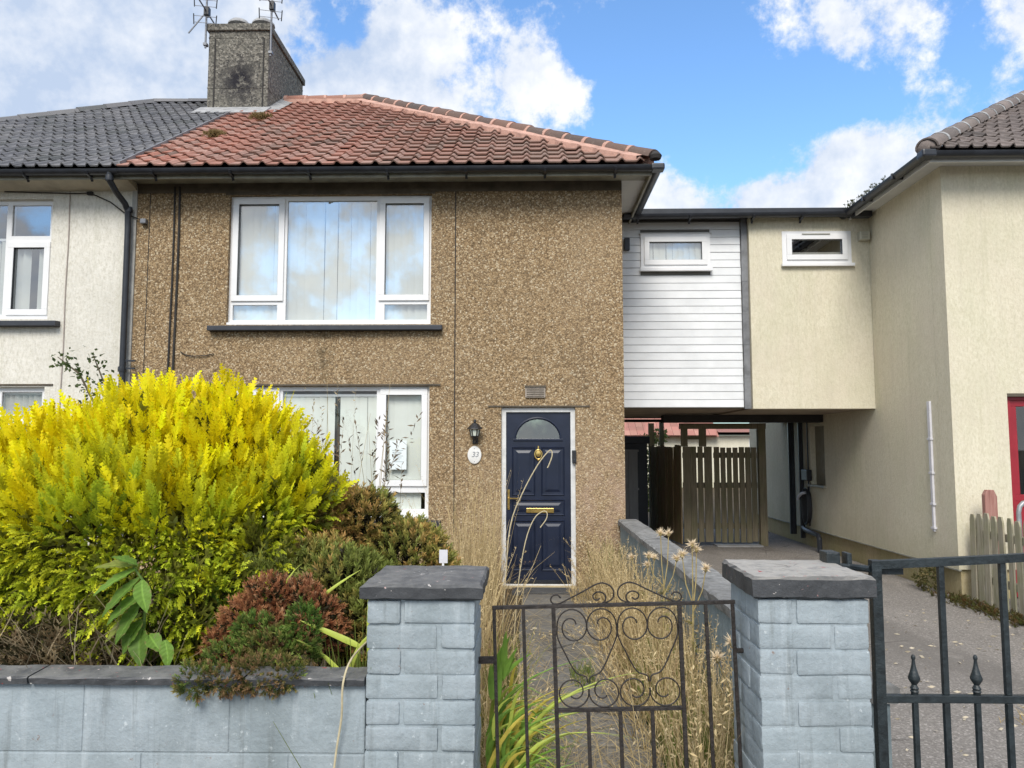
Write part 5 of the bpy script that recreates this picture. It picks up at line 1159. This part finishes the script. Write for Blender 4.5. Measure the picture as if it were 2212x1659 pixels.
# (pale dead stems are added to the undergrowth below)
# broad-leaved seedling in front of the bush
LF = thing('broad_leaved_seedling', 'young plant with big smooth green leaves against the yellow bush', 'plant', (-1.34, 2.66, .6))
MB().tube([(-1.320,2.70, .55), (-1.320,2.67, .85), (-1.295,2.64, 1.02), (-1.280,2.62, 1.14), (-1.320,2.60, 1.21)], [.009, .008, .006, .005, .003], 6).build('stem', simple('green_stem', (.12,.20,.04), .6), LF, smooth=True)
leafm = NT('broad_green_leaf'); tcl = leafm.n('ShaderNodeTexCoord').outputs['Object']; oi_ = leafm.n('ShaderNodeObjectInfo')
leafm.col(leafm.mix(leafm.noise(25, 4, .6), leafm.mix(oi_.outputs['Random'], (.07,.18,.045), (.11,.26,.07)), (.15,.30,.09))); leafm.rough(.6); leafm.p.inputs['Specular IOR Level'].default_value = .3
def big_leaf(base, d, up, L_, W_):
    L_ *= .93; W_ *= .92; d = Vector(d).normalized(); up = Vector(up); sd_ = d.cross(up).normalized(); u = sd_.cross(d).normalized(); vs = []; cs = []; n = 18; qs = (-1, -.75, -.45, -.16, -.03, .03, .16, .45, .75, 1)
    tone = np.array([.17, .30, .05])*random.uniform(.75, 1.2) if random.random() < .8 else np.array([.26, .30, .06]); tw_ = random.uniform(-.25, .25); ph = random.random()*6
    for i in range(n+1):
        t = i/n; w_ = W_*math.sin(math.pi*(t*.93+.035)**.85)*.5; p = Vector(base)+d*L_*t-u*(L_*.24*t*t)+sd_*(.06*L_*math.sin(t*3+ph))
        for q in qs:
            vs.append(p+sd_*w_*q+u*(abs(q)*w_*.32+.0016*math.sin(t*40-abs(q)*5)+w_*q*tw_*t+.002*math.sin(t*17+ph+q*3)*abs(q)))
            m_ = 1+.55*math.exp(-(q/.07)**2)+.12*math.cos(t*44-abs(q)*7)*(abs(q) > .1)+random.uniform(-.06, .06); e_ = tone*m_
            if abs(q) == 1 and random.random() < .25: e_ = np.array([.30, .24, .09])
            cs.append(e_)
    k_ = len(qs); fs = [(i*k_+q, i*k_+q+1, i*k_+k_+1+q, i*k_+k_+q) for i in range(n) for q in range(k_-1)]
    o = soup('leaf', vs, fs, np.array(cs), 'leaf', LF)
    o.data.polygons.foreach_set('use_smooth', [True]*len(o.data.polygons))
for b_, d_, L_, W_ in (((-1.305,2.60,1.205),(-.9,-.3,.25),.135,.055), ((-1.305,2.60,1.20),(-.95,-.25,-.35),.165,.050), ((-1.300,2.61,1.17),(-.8,-.35,-.65),.175,.060), ((-1.280,2.60,1.165),(.25,-.5,-.8),.115,.060),
                       ((-1.290,2.61,1.12),(-.75,-.4,-.55),.15,.065), ((-1.290,2.62,1.09),(-.6,-.4,-.75),.16,.065), ((-1.300,2.63,1.05),(-.8,-.35,-.5),.15,.05), ((-1.300,2.63,1.03),(-.35,-.45,-.8),.125,.07), ((-1.290,2.63,1.0),(.1,-.5,-.75),.13,.075), ((-1.270,2.62,.98),(.75,-.4,-.35),.085,.06), ((-1.200,2.60,.97),(.2,-.4,-.8),.095,.05), ((-1.305,2.6,1.21),(-.6,-.5,.6),.09,.045)):
    big_leaf(b_, d_, (0, -.45, .9), L_, W_)

# grasses
def blades(P, H_, lean, bend, wid, cb, ct, seg=4, heads=0.0, head_len=.25, head_w=.012, head_col=None):
    N0 = len(P); t = np.linspace(0, 1, seg+1); ang = rng.uniform(0, 2*math.pi, N0); side = np.stack([np.cos(ang), np.sin(ang)*.5, np.zeros(N0)], 1); side = nrm(side)
    W = []
    D = lean+np.stack([np.zeros(N0), np.zeros(N0), np.ones(N0)], 1)
    for k in t:
        cpt = P+D*(H_*k)[:, None]+bend*((H_*k*k)[:, None]); cpt[:, 2] -= .35*np.linalg.norm(bend, axis=1)*H_*k**3
        ww = (wid*(1-.82*k))[:, None]*side*.5; W.append(np.stack([cpt-ww, cpt+ww], 1))
    W = np.stack(W, 1).reshape(N0, -1, 3); nv = W.shape[1]
    f = []; 
    for s in range(seg): f += [(2*s, 2*s+1, 2*s+3), (2*s, 2*s+3, 2*s+2)]
    F = (np.array(f)[None]+(np.arange(N0)*nv)[:, None, None]).reshape(-1, 3)
    tt = np.repeat(t, 2); Cc = (cb[:, None]+(ct-cb)[:, None]*tt[None, :, None]).reshape(-1, 3)
    out = [(W.reshape(-1, 3), F, Cc)]
    if heads > 0:
        idx = np.where(rng.random(N0) < heads)[0]; m = 12
        Vh = []; Ch = []
        for j in range(m):
            k = 1-head_len*j/m; Hh = H_[idx]; cpt = P[idx]+D[idx]*(Hh*k)[:, None]+bend[idx]*((Hh*k*k)[:, None]); cpt[:, 2] -= .35*np.linalg.norm(bend[idx], axis=1)*Hh*k**3
            d_ = nrm(rng.normal(size=(len(idx), 3))*np.array([1, 1, .5])+np.array([0, 0, .9])); L_ = rng.uniform(1.2, 2.6, (len(idx), 1))*head_w
            s_ = nrm(np.cross(d_, rng.normal(size=(len(idx), 3))))*head_w*.28
            q = np.stack([cpt, cpt+d_*L_*.5+s_, cpt+d_*L_, cpt+d_*L_*.5-s_], 1); Vh.append(q)
            hc = head_col if head_col is not None else ct[idx]*.9
            Ch.append(np.repeat((np.broadcast_to(hc, (len(idx), 3))*rng.normal(1, .15, (len(idx), 1)))[:, None], 4, 1))
        Vh = np.concatenate(Vh).reshape(-1, 3); nq = len(Vh)//4; b4 = np.arange(nq)*4
        Fh = np.concatenate([np.stack([b4, b4+1, b4+2], 1), np.stack([b4, b4+2, b4+3], 1)]); out.append((Vh, Fh, np.concatenate(Ch).reshape(-1, 3)))
    return merge(out)
def patch(n, x, y, h, wid, cb, ct, leans=.12, bends=.25, heads=0., zb=0.0, dirx=0., **kw):
    P = np.stack([rng.uniform(*x, n), rng.uniform(*y, n), np.full(n, zb)], 1); H_ = rng.uniform(*h, n)
    lean = np.stack([rng.normal(dirx, leans, n), rng.normal(0, leans, n), np.zeros(n)], 1); a = rng.uniform(0, 2*math.pi, n); bm = np.abs(rng.normal(0, bends, n)); bend = np.stack([np.cos(a)*bm, np.sin(a)*bm, np.zeros(n)], 1)
    jb = rng.random(n); c0 = lerp(cb[0], cb[1], jb); c1 = lerp(ct[0], ct[1], rng.random(n))
    return blades(P, H_, lean, bend, rng.uniform(wid[0], wid[1], n), c0, c1, heads=heads, **kw)
STB = ((.26,.19,.085), (.38,.285,.13)); STT = ((.48,.36,.18), (.70,.56,.32)); GRB = ((.05,.09,.015), (.10,.16,.03)); GRT = ((.16,.24,.04), (.30,.33,.08))
dry = [patch(400, (-1.0,-.32), (6.6,8.9), (.35,.95), (.006,.012), STB, STT, .14, .25, .5), patch(260, (-.60,-.16), (4.4,6.6), (.4,.95), (.005,.010), STB, STT, .16, .25, .5),
       patch(110, (-.80,-.28), (7.4,8.85), (.9,1.5), (.005,.009), STB, STT, .10, .15, .7),
       patch(500, (-.35,-.05), (2.9,4.6), (.25,.6), (.004,.008), STB, STT, .2, .35, .3),
       patch(1050, (.68,1.04), (3.0,5.6), (.30,.75), (.004,.008), STB, STT, .14, .28, .4), patch(850, (.68,1.04), (5.2,8.8), (.30,.80), (.006,.011), STB, STT, .16, .30, .4),
       patch(260, (.56,.74), (4.4,7.6), (.15,.5), (.004,.009), STB, STT, .35, .5, .2), patch(200, (.45,1.0), (8.0,8.55), (.15,.5), (.005,.010), STB, STT, .3, .4, .3),
       patch(420, (-.15,.75), (3.2,7.5), (.02,.06), (.003,.007), STB, STT, 6.0, 2.0, .0, zb=.03), patch(260, (-.05,.7), (3.6,4.4), (.02,.05), (.003,.006), STB, STT, 7.0, 2.0, .0, zb=.03),
       patch(400, (-2.6,-.6), (4.6,8.6), (.5,1.2), (.005,.010), STB, STT, .2, .3, .5)]
dry += [patch(260, (.70,1.03), (3.0,8.7), (.15,.7), (.003,.008), ((.16,.10,.05),(.26,.17,.08)), ((.26,.17,.09),(.42,.29,.16)), .35, .5, .3), patch(260, (-.95,-.2), (3.0,8.7), (.15,.7), (.003,.008), ((.16,.10,.05),(.26,.17,.08)), ((.26,.17,.09),(.42,.29,.16)), .35, .5, .3), patch(900, (-1.0,1.02), (2.75,8.6), (.01,.05), (.003,.007), STB, STT, 8.0, 3.0, 0, zb=.035), patch(700, (.55,1.02), (2.8,6.5), (.15,.40), (.004,.008), STB, STT, .7, .9, .2), patch(70, (.40,.68), (2.62,3.0), (.5,1.0), (.003,.006), STB, STT, .10, .2, .6), patch(40, (.05,.35), (2.7,3.4), (.2,.7), (.003,.006), STB, STT, .25, .4, .5), patch(300, (-.6,-.3), (3.2,6.5), (.1,.4), (.004,.009), ((.20,.13,.06),(.30,.2,.1)), ((.34,.22,.11),(.45,.32,.17)), .8, .9, .1)]
o = soup('dry_grass', *merge(dry), 'straw'); props(o, 'tall straw-coloured dry grass along both sides of the path', 'grass', kind='stuff')
grn = [patch(900, (.66,1.02), (2.9,5.2), (.15,.50), (.004,.008), GRB, GRT, .12, .25), patch(160, (.30,.45), (5.3,5.7), (.05,.16), (.004,.008), GRB, GRT, .3, .4), patch(420, (-.30,-.06), (3.2,5.4), (.2,.5), (.004,.009), GRB, ((.26,.28,.05), (.45,.40,.08)), .25, .4),
       patch(180, (-.62,-.50), (2.60,2.72), (.75,1.05), (.006,.012), GRB, GRT, .08, .12, dirx=.0), patch(140, (-.80,-.50), (2.62,2.85), (.7,.98), (.006,.011), GRB, GRT, .10, .15), patch(120, (.70,1.0), (8.4,8.8), (.2,.7), (.006,.012), GRB, GRT, .1, .2), patch(300, (-.02,.10), (3.0,4.6), (.05,.3), (.004,.008), GRB, GRT, .4, .5)]
o = soup('green_grass', *merge(grn), 'leaf'); props(o, 'green grass tufts at the foot of the walls and path', 'grass', kind='stuff')

UG = bpy.data.objects['dead_brown_undergrowth']
soup('dead_stems', *merge([patch(150, (-2.5,-1.25), (2.62,2.85), (.30,.55), (.003,.007), ((.30,.25,.15),(.42,.36,.24)), ((.34,.28,.17),(.55,.46,.32)), .55, .5, 0, zb=.62), patch(120, (-2.5,-1.2), (2.60,2.75), (.15,.30), (.003,.006), ((.20,.15,.09),(.34,.27,.17)), ((.30,.22,.13),(.46,.36,.22)), .9, .6, 0, zb=.86)]), 'straw', UG)
# sword-leaved clump spilling by the left pillar
def sword(o, base, d, L_, W_, bend, c):
    d = Vector(d).normalized(); s = d.cross(Vector((0, -1, .15))).normalized(); vs = []; n = 8; u = Vector(bend)
    for i in range(n+1):
        t = i/n; w_ = W_*.5*(min(1, t*3+.5))*(1-t**3)+.0005; p = Vector(base)+d*L_*t+u*L_*t*t; q = Vector((0, -1, 0))*w_*.3
        vs += [p-s*w_, p+q, p+s*w_]
    fs = [(i*3+k_, i*3+k_+1, i*3+4+k_, i*3+3+k_) for i in range(n) for k_ in range(2)]
    return MB().add(vs, fs).build('leaf', c, o, smooth=True)
swm = [simple('sword_leaf_green', (.20,.36,.05), .5, .2, 12), simple('sword_leaf_lime', (.48,.56,.09), .5, .2, 12), simple('sword_leaf_yellowing', (.62,.50,.08), .5, .2, 12)]
SW = thing('sword_leaf_clump', 'lime green sword-leaved clump spilling through the gate beside the left pillar', 'plant', (-.08, 2.85, 0))
for i in range(150):
    b_ = (random.uniform(-.15, .0), random.uniform(2.72, 3.0), random.uniform(.15, .62)); up_ = random.random()
    sword(SW, b_, (random.uniform(-.2, .35), random.uniform(-.25, .1), 1), random.uniform(.22, .48), random.uniform(.009, .018), (random.uniform(.1, .75), random.uniform(-.2, .05), random.uniform(-.95, -.25)), random.choice(swm[:2]+swm[:2]+swm[2:]))
for i in range(9):
    sword(SW, (random.uniform(-.13, -.07), random.uniform(2.70, 2.78), random.uniform(.72, .84)), (random.uniform(-.1, .55), -.15, .9), random.uniform(.12, .20), random.uniform(.016, .026), (random.uniform(0, .3), -.1, -.15), swm[0])
SW2 = thing('arching_leaf_tuft', 'few long pale green arching leaves left of the left pillar', 'plant', (-.6, 2.62, .5))
for b_, d_, L_, W_, bd in (((-.60,2.60,.80),(.12,-.1,1),.36,.016,(.25,0,-.35)), ((-.56,2.60,.75),(-.25,-.05,1),.42,.018,(-.45,-.05,-.35)), ((-.70,2.62,.72),(-.55,-.05,1),.40,.016,(-.1,0,-.2)), ((-.52,2.6,.9),(-.02,-.1,1),.28,.018,(.02,0,-.05)), ((-.86,2.8,.9),(-.35,0,1),.42,.018,(.45,0,-.25)), ((-.86,2.8,.95),(.55,0,.7),.32,.014,(.2,0,-.1)), ((-.55,2.6,.95),(-.9,-.1,.45),.20,.020,(-.1,0,0)), ((-.74,2.55,.86),(.4,-.2,.7),.16,.012,(-.55,0,-.2))):
    sword(SW2, b_, d_, L_, W_, bd, swm[1])
# thistles gone to seed
thm = simple('dried_thistle_stem', (.38,.30,.13), .8, .25, 25); 
def thistle(x, y, h, label, heads):
    o = thing('seeding_thistle', label, 'thistle', (x, y, 0), 'thistles gone to seed along the path wall')
    top = Vector((x+random.uniform(-.04, .04), y, h*.72)); MB().tube([(x, y, 0), (x+random.uniform(-.02, .02), y, h*.35), top], [.007, .006, .005], 6).build('stem', thm, o)
    for hx, hz_ in heads:
        tip = Vector((x+hx, y+random.uniform(-.04, .04), h+hz_)); MB().tube([top-Vector((0, 0, random.uniform(0, .12))), (top+tip)/2+Vector((hx*.2, 0, -.02)), tip], [.004, .0035, .003], 5).build('branch', thm, o)
        MB().lathe(tip, [(.003,-.012),(.011,-.004),(.013,.006),(.009,.014)], 8).build('bud', thm, o, smooth=True)
        n = 90; d = nrm(rng.normal(size=(n, 3))*np.array([1, 1, .6])+np.array([0, 0, .55])); P = np.tile(np.array(tip)+np.array([0, 0, .008]), (n, 1)); L_ = rng.uniform(.022, .050, (n, 1)); s = nrm(np.cross(d, rng.normal(size=(n, 3))))*.0034
        V = np.stack([P-s, P+s, P+d*L_], 1).reshape(-1, 3); F = np.arange(len(V)).reshape(-1, 3)
        soup('seed_head', V, F, np.tile([.80, .66, .46], (len(V), 1))*rng.normal(1, .1, (len(V), 1)), 'straw', o)
    n = 26; t = rng.random(n); P = np.array([x, y, 0])+np.array(top-Vector((x, y, 0)))*t[:, None]; a = rng.uniform(0, 6.28, n); A = np.stack([np.cos(a), np.sin(a), rng.uniform(-.2, .6, n)], 1)
    soup('leaves', *place_sprays(spray_template(4, 0, .10, .4), P, A, rng.uniform(.05, .12, n), np.tile([.20,.19,.06], (n, 1)), lerp((.34,.29,.11), (.45,.34,.16), rng.random(n))), 'straw', o)
thistle(.90, 4.35, 1.04, 'tall thistle with fluffy seed heads rising beside the right gate pillar', [(.03, .0), (-.05, -.03), (.07, -.10), (.0, .03)])
thistle(.86, 5.0, 1.02, 'thistle with the highest double seed head against the path wall', [(-.02, .04), (.04, .03), (-.10, -.10), (.08, -.12)])
thistle(.80, 5.6, .82, 'shorter thistle with two open seed heads halfway along the path wall', [(-.06, .0), (.05, -.05), (.10, .0)])
thistle(.86, 3.35, .78, 'low thistle with one pale star-shaped head just behind the gate', [(.0, .0), (-.07, -.06)])
thistle(1.0, 3.75, .99, 'slender thistle with a single seed head next to the coping', [(.01, .0)])
# long bent stem across the door, and tall seed stems before the window
stm = simple('bleached_grass_stem', (.55,.47,.30), .8, .15, 40)
BS = thing('bent_grass_stem', 'long bleached grass stem bent over in front of the navy door', 'grass stem', (-.15, 6.6, 0))
MB().tube(smooth_curve([(-.22, 6.6, 0), (-.19, 6.6, .5), (-.15, 6.6, .95), (-.05, 6.6, 1.22), (.08, 6.6, 1.46), (.17, 6.6, 1.575), (.20, 6.6, 1.585), (.205, 6.6, 1.54), (.18, 6.6, 1.47), (.165, 6.6, 1.44)]), .0052, 6).build('stem', stm, BS, smooth=True)
BS2 = thing('looped_grass_stem', 'bleached grass stem curling in a loop low before the navy door', 'grass stem', (-.05, 6.4, 0))
MB().tube(smooth_curve([(-.12, 6.4, 0), (-.08, 6.4, .5), (-.02, 6.4, .85), (.05, 6.4, 1.03), (.12, 6.4, 1.09), (.155, 6.4, 1.08), (.15, 6.4, 1.03), (.10, 6.4, .96)]), .0045, 6).build('stem', stm, BS2, smooth=True)
tall = [patch(46, (-1.75,-.85), (4.9,5.6), (1.35,1.95), (.005,.009), ((.20,.17,.08),(.30,.24,.11)), ((.22,.17,.09),(.36,.27,.14)), .07, .12, .8, head_len=.16, head_w=.024, head_col=np.array([.15,.11,.07])),
        patch(7, (-1.4,-.95), (4.6,5.0), (1.9,2.35), (.006,.009), ((.30,.24,.11),(.34,.28,.14)), ((.40,.31,.18),(.45,.36,.2)), .04, .06, .8, head_len=.1, head_w=.014)]
o = soup('tall_seed_grass', *merge(tall), 'straw'); props(o, 'thin tall grass stems with dark seed heads in front of the lower window', 'grass', kind='stuff')
WS = thing('wall_straw', 'single dry straw hanging down over the front wall beside the left pillar', 'grass stem', (-.55, 2.4, .6))
MB().tube(smooth_curve([(-.52, 2.58, .98), (-.545, 2.44, .955), (-.555, 2.375, .90), (-.56, 2.385, .80), (-.575, 2.39, .70), (-.585, 2.39, .60), (-.59, 2.39, .5)]), .0032, 6).build('stem', stm, WS, smooth=True)
# rose shoots in front of the cream house
RS = thing('rose_shoots', 'thin dark leafy shoots rising above the yellow bush in front of the cream wall', 'plant', (-2.95, 5.3, 0))
P_l = []
for pts in ([(-2.95,5.3,0),(-2.93,5.3,1.2),(-3.0,5.3,1.9),(-3.12,5.3,2.12),(-3.28,5.3,2.24)], [(-2.9,5.3,0),(-2.85,5.3,1.3),(-2.92,5.3,2.0),(-3.03,5.3,2.25)], [(-2.9,5.3,1.2),(-2.8,5.3,1.75),(-2.76,5.3,1.95)]):
    MB().tube(pts, [.010]+[.007]*(len(pts)-2)+[.003], 6).build('shoot', simple('dark_rose_stem', (.09,.07,.035), .7), RS, smooth=True)
    for a, b in zip(pts[1:], pts[2:]):
        for t in np.linspace(0, 1, 15): P_l.append(np.array(a)+(np.array(b)-np.array(a))*t)
P_l = np.repeat(np.array(P_l), 4, 0); n = len(P_l); P_l += rng.normal(0, .035, P_l.shape); A = rng.normal(size=(n, 3))+np.array([0, -.3, 0])
lt = (np.array([[0,0,0],[.5,.32,.05],[1,0,-.05],[.5,-.32,.05]]), np.array([[0,1,2],[0,2,3]]), np.array([0,.5,1,.5]))
soup('leaves', *place_sprays(lt, P_l, A, rng.uniform(.025, .045, n), lerp((.045,.07,.02), (.07,.11,.03), rng.random(n)), lerp((.07,.12,.03), (.16,.20,.06), rng.random(n))), 'leaf', RS)
# climber behind the passage fence
CL = thing('climbing_plant', 'pale green climber behind the boarded fence in the passage', 'plant', (2.3, 15.8, 0))
Pc, Nc = lobes_sample([(2.35,15.9,1.0,.16,.2,.9), (2.65,15.9,1.85,.20,.2,.16)], 1100, .1, .3); soup('leaves', *place_sprays(lt, Pc, Nc+rng.normal(0, .6, Pc.shape), rng.uniform(.05, .09, len(Pc)), lerp((.10,.14,.03), (.2,.22,.06), rng.random(len(Pc))), lerp((.20,.26,.07), (.42,.42,.18), rng.random(len(Pc)))), 'leaf', CL)
MB().tube([(2.35, 15.9, 0), (2.4, 15.9, 1.0), (2.6, 15.9, 1.8)], .015, 6).build('stem', bk, CL)
# moss on the tiles
for (x_, y_, r_, lab) in ((-4.03, 11.25, .16, 'brown moss clump on the red tiles just below the chimney'), (-4.22, 10.05, .12, 'small brown moss clump lower down the red tiles')):
    z_ = ZE+PT_*(y_-YE)+.04; Pm, Nm = lobes_sample([(x_, y_, z_, r_, r_*.6, r_*.30)], 500, -9, .2); o = thing('moss_clump', lab, 'moss', (x_, y_, z_), 'moss clumps on the red roof')
    soup('tufts', *place_sprays(tw, Pm, Nm+np.array([0, -.1, .4]), rng.uniform(.04, .08, len(Pm)), np.tile([.20,.15,.07], (len(Pm), 1)), lerp((.38,.29,.13), (.48,.36,.18), rng.random(len(Pm)))), 'leaf', o)
# sprigs in the right-hand gutter
Pg = np.stack([np.full(70, EX-.03)+rng.normal(0, .02, 70), rng.uniform(9.2, 10.4, 70), np.full(70, 4.83)], 1); o = soup('gutter_weeds', *blades(Pg, rng.uniform(.02, .07, 70), rng.normal(0, .3, (70, 3))*np.array([1,1,0]), rng.normal(0, .2, (70, 3))*np.array([1,1,0]), np.full(70, .008), np.tile([.05,.06,.02], (70, 1)), np.tile([.10,.11,.04], (70, 1)), heads=.8), 'leaf'); props(o, 'tiny weeds growing in the gutter of the yellow house', 'weeds', kind='stuff')
# small white tag by the pillar
tg = thing('plant_label', 'small white plastic plant label standing behind the left pillar', 'label', (-.30, 2.95, 0)); MB().box(-.340, -.308, 3.0, 3.003, 1.165, 1.215).build('tag', 'whiteplastic', tg); MB().box(-.329, -.321, 3.0, 3.003, 0, 1.164).build('stake', 'upvc', tg)
# fallen leaves and straw on the driveway and path; weeds at the plinth
n = 420; P = np.stack([rng.uniform(1.3, 4.6, n), rng.uniform(2.7, 8.0, n)**1.0, np.full(n, .006)], 1); a = rng.uniform(0, 6.28, n); A = np.stack([np.cos(a), np.sin(a)*.6, rng.uniform(.0, .12, n)], 1)
P2 = np.stack([rng.uniform(.0, .65, 60), rng.uniform(3.2, 7, 60), np.full(60, .032)], 1); P = np.concatenate([P, P2]); A = np.concatenate([A, A[:60]]); n = len(P)
o = soup('fallen_leaves', *place_sprays((lt[0]*np.array([1, .55, .5]), lt[1], lt[2]), P, A, rng.uniform(.02, .055, n), lerp((.40,.34,.22), (.62,.55,.42), rng.random(n)), lerp((.45,.38,.26), (.70,.62,.50), rng.random(n))), 'straw'); props(o, 'pale fallen leaves and straw scattered on the driveway', 'leaves', kind='stuff')
n = 500; P = np.stack([rng.normal(4.55, .08, n), rng.uniform(7.2, 8.7, n), np.full(n, .0)], 1); A = np.stack([rng.normal(-.3, .5, n), rng.normal(0, .5, n), rng.uniform(.2, 1, n)], 1)
o = soup('plinth_weeds', *place_sprays(tw, P, A, rng.uniform(.03, .09, n), lerp((.07,.05,.02), (.06,.08,.02), rng.random(n)), lerp((.20,.09,.04), (.14,.17,.05), rng.random(n))), 'leaf'); props(o, 'low weeds and rusty debris at the corner of the yellow house', 'weeds', kind='stuff')
Pw, Nw = lobes_sample([(4.52,9.0,.14,.10,.25,.14), (4.55,8.85,.25,.05,.06,.14)], 320, .0, .3); o = thing('corner_weed', 'leafy weed growing at the base of the yellow side wall', 'weed', (4.52, 9.0, 0)); soup('leaves', *place_sprays(lt, Pw, Nw+rng.normal(0, .5, Pw.shape), rng.uniform(.03, .055, len(Pw)), np.tile([.07,.08,.03], (len(Pw), 1)), lerp((.14,.15,.05), (.30,.22,.10), rng.random(len(Pw)))), 'leaf', o)
n = 90; P = np.stack([rng.normal(3.05, .10, n), rng.normal(4.75, .06, n), np.zeros(n)], 1); o = soup('yellow_grass_tuft', *blades(P, rng.uniform(.03, .10, n), rng.normal(0, .5, (n, 3))*np.array([1,1,0]), rng.normal(0, .4, (n, 3))*np.array([1,1,0]), np.full(n, .005), np.tile([.4,.27,.08], (n, 1)), np.tile([.55,.40,.14], (n, 1))), 'straw'); props(o, 'small yellowed grass tuft growing in the driveway surface', 'grass', kind='stuff')
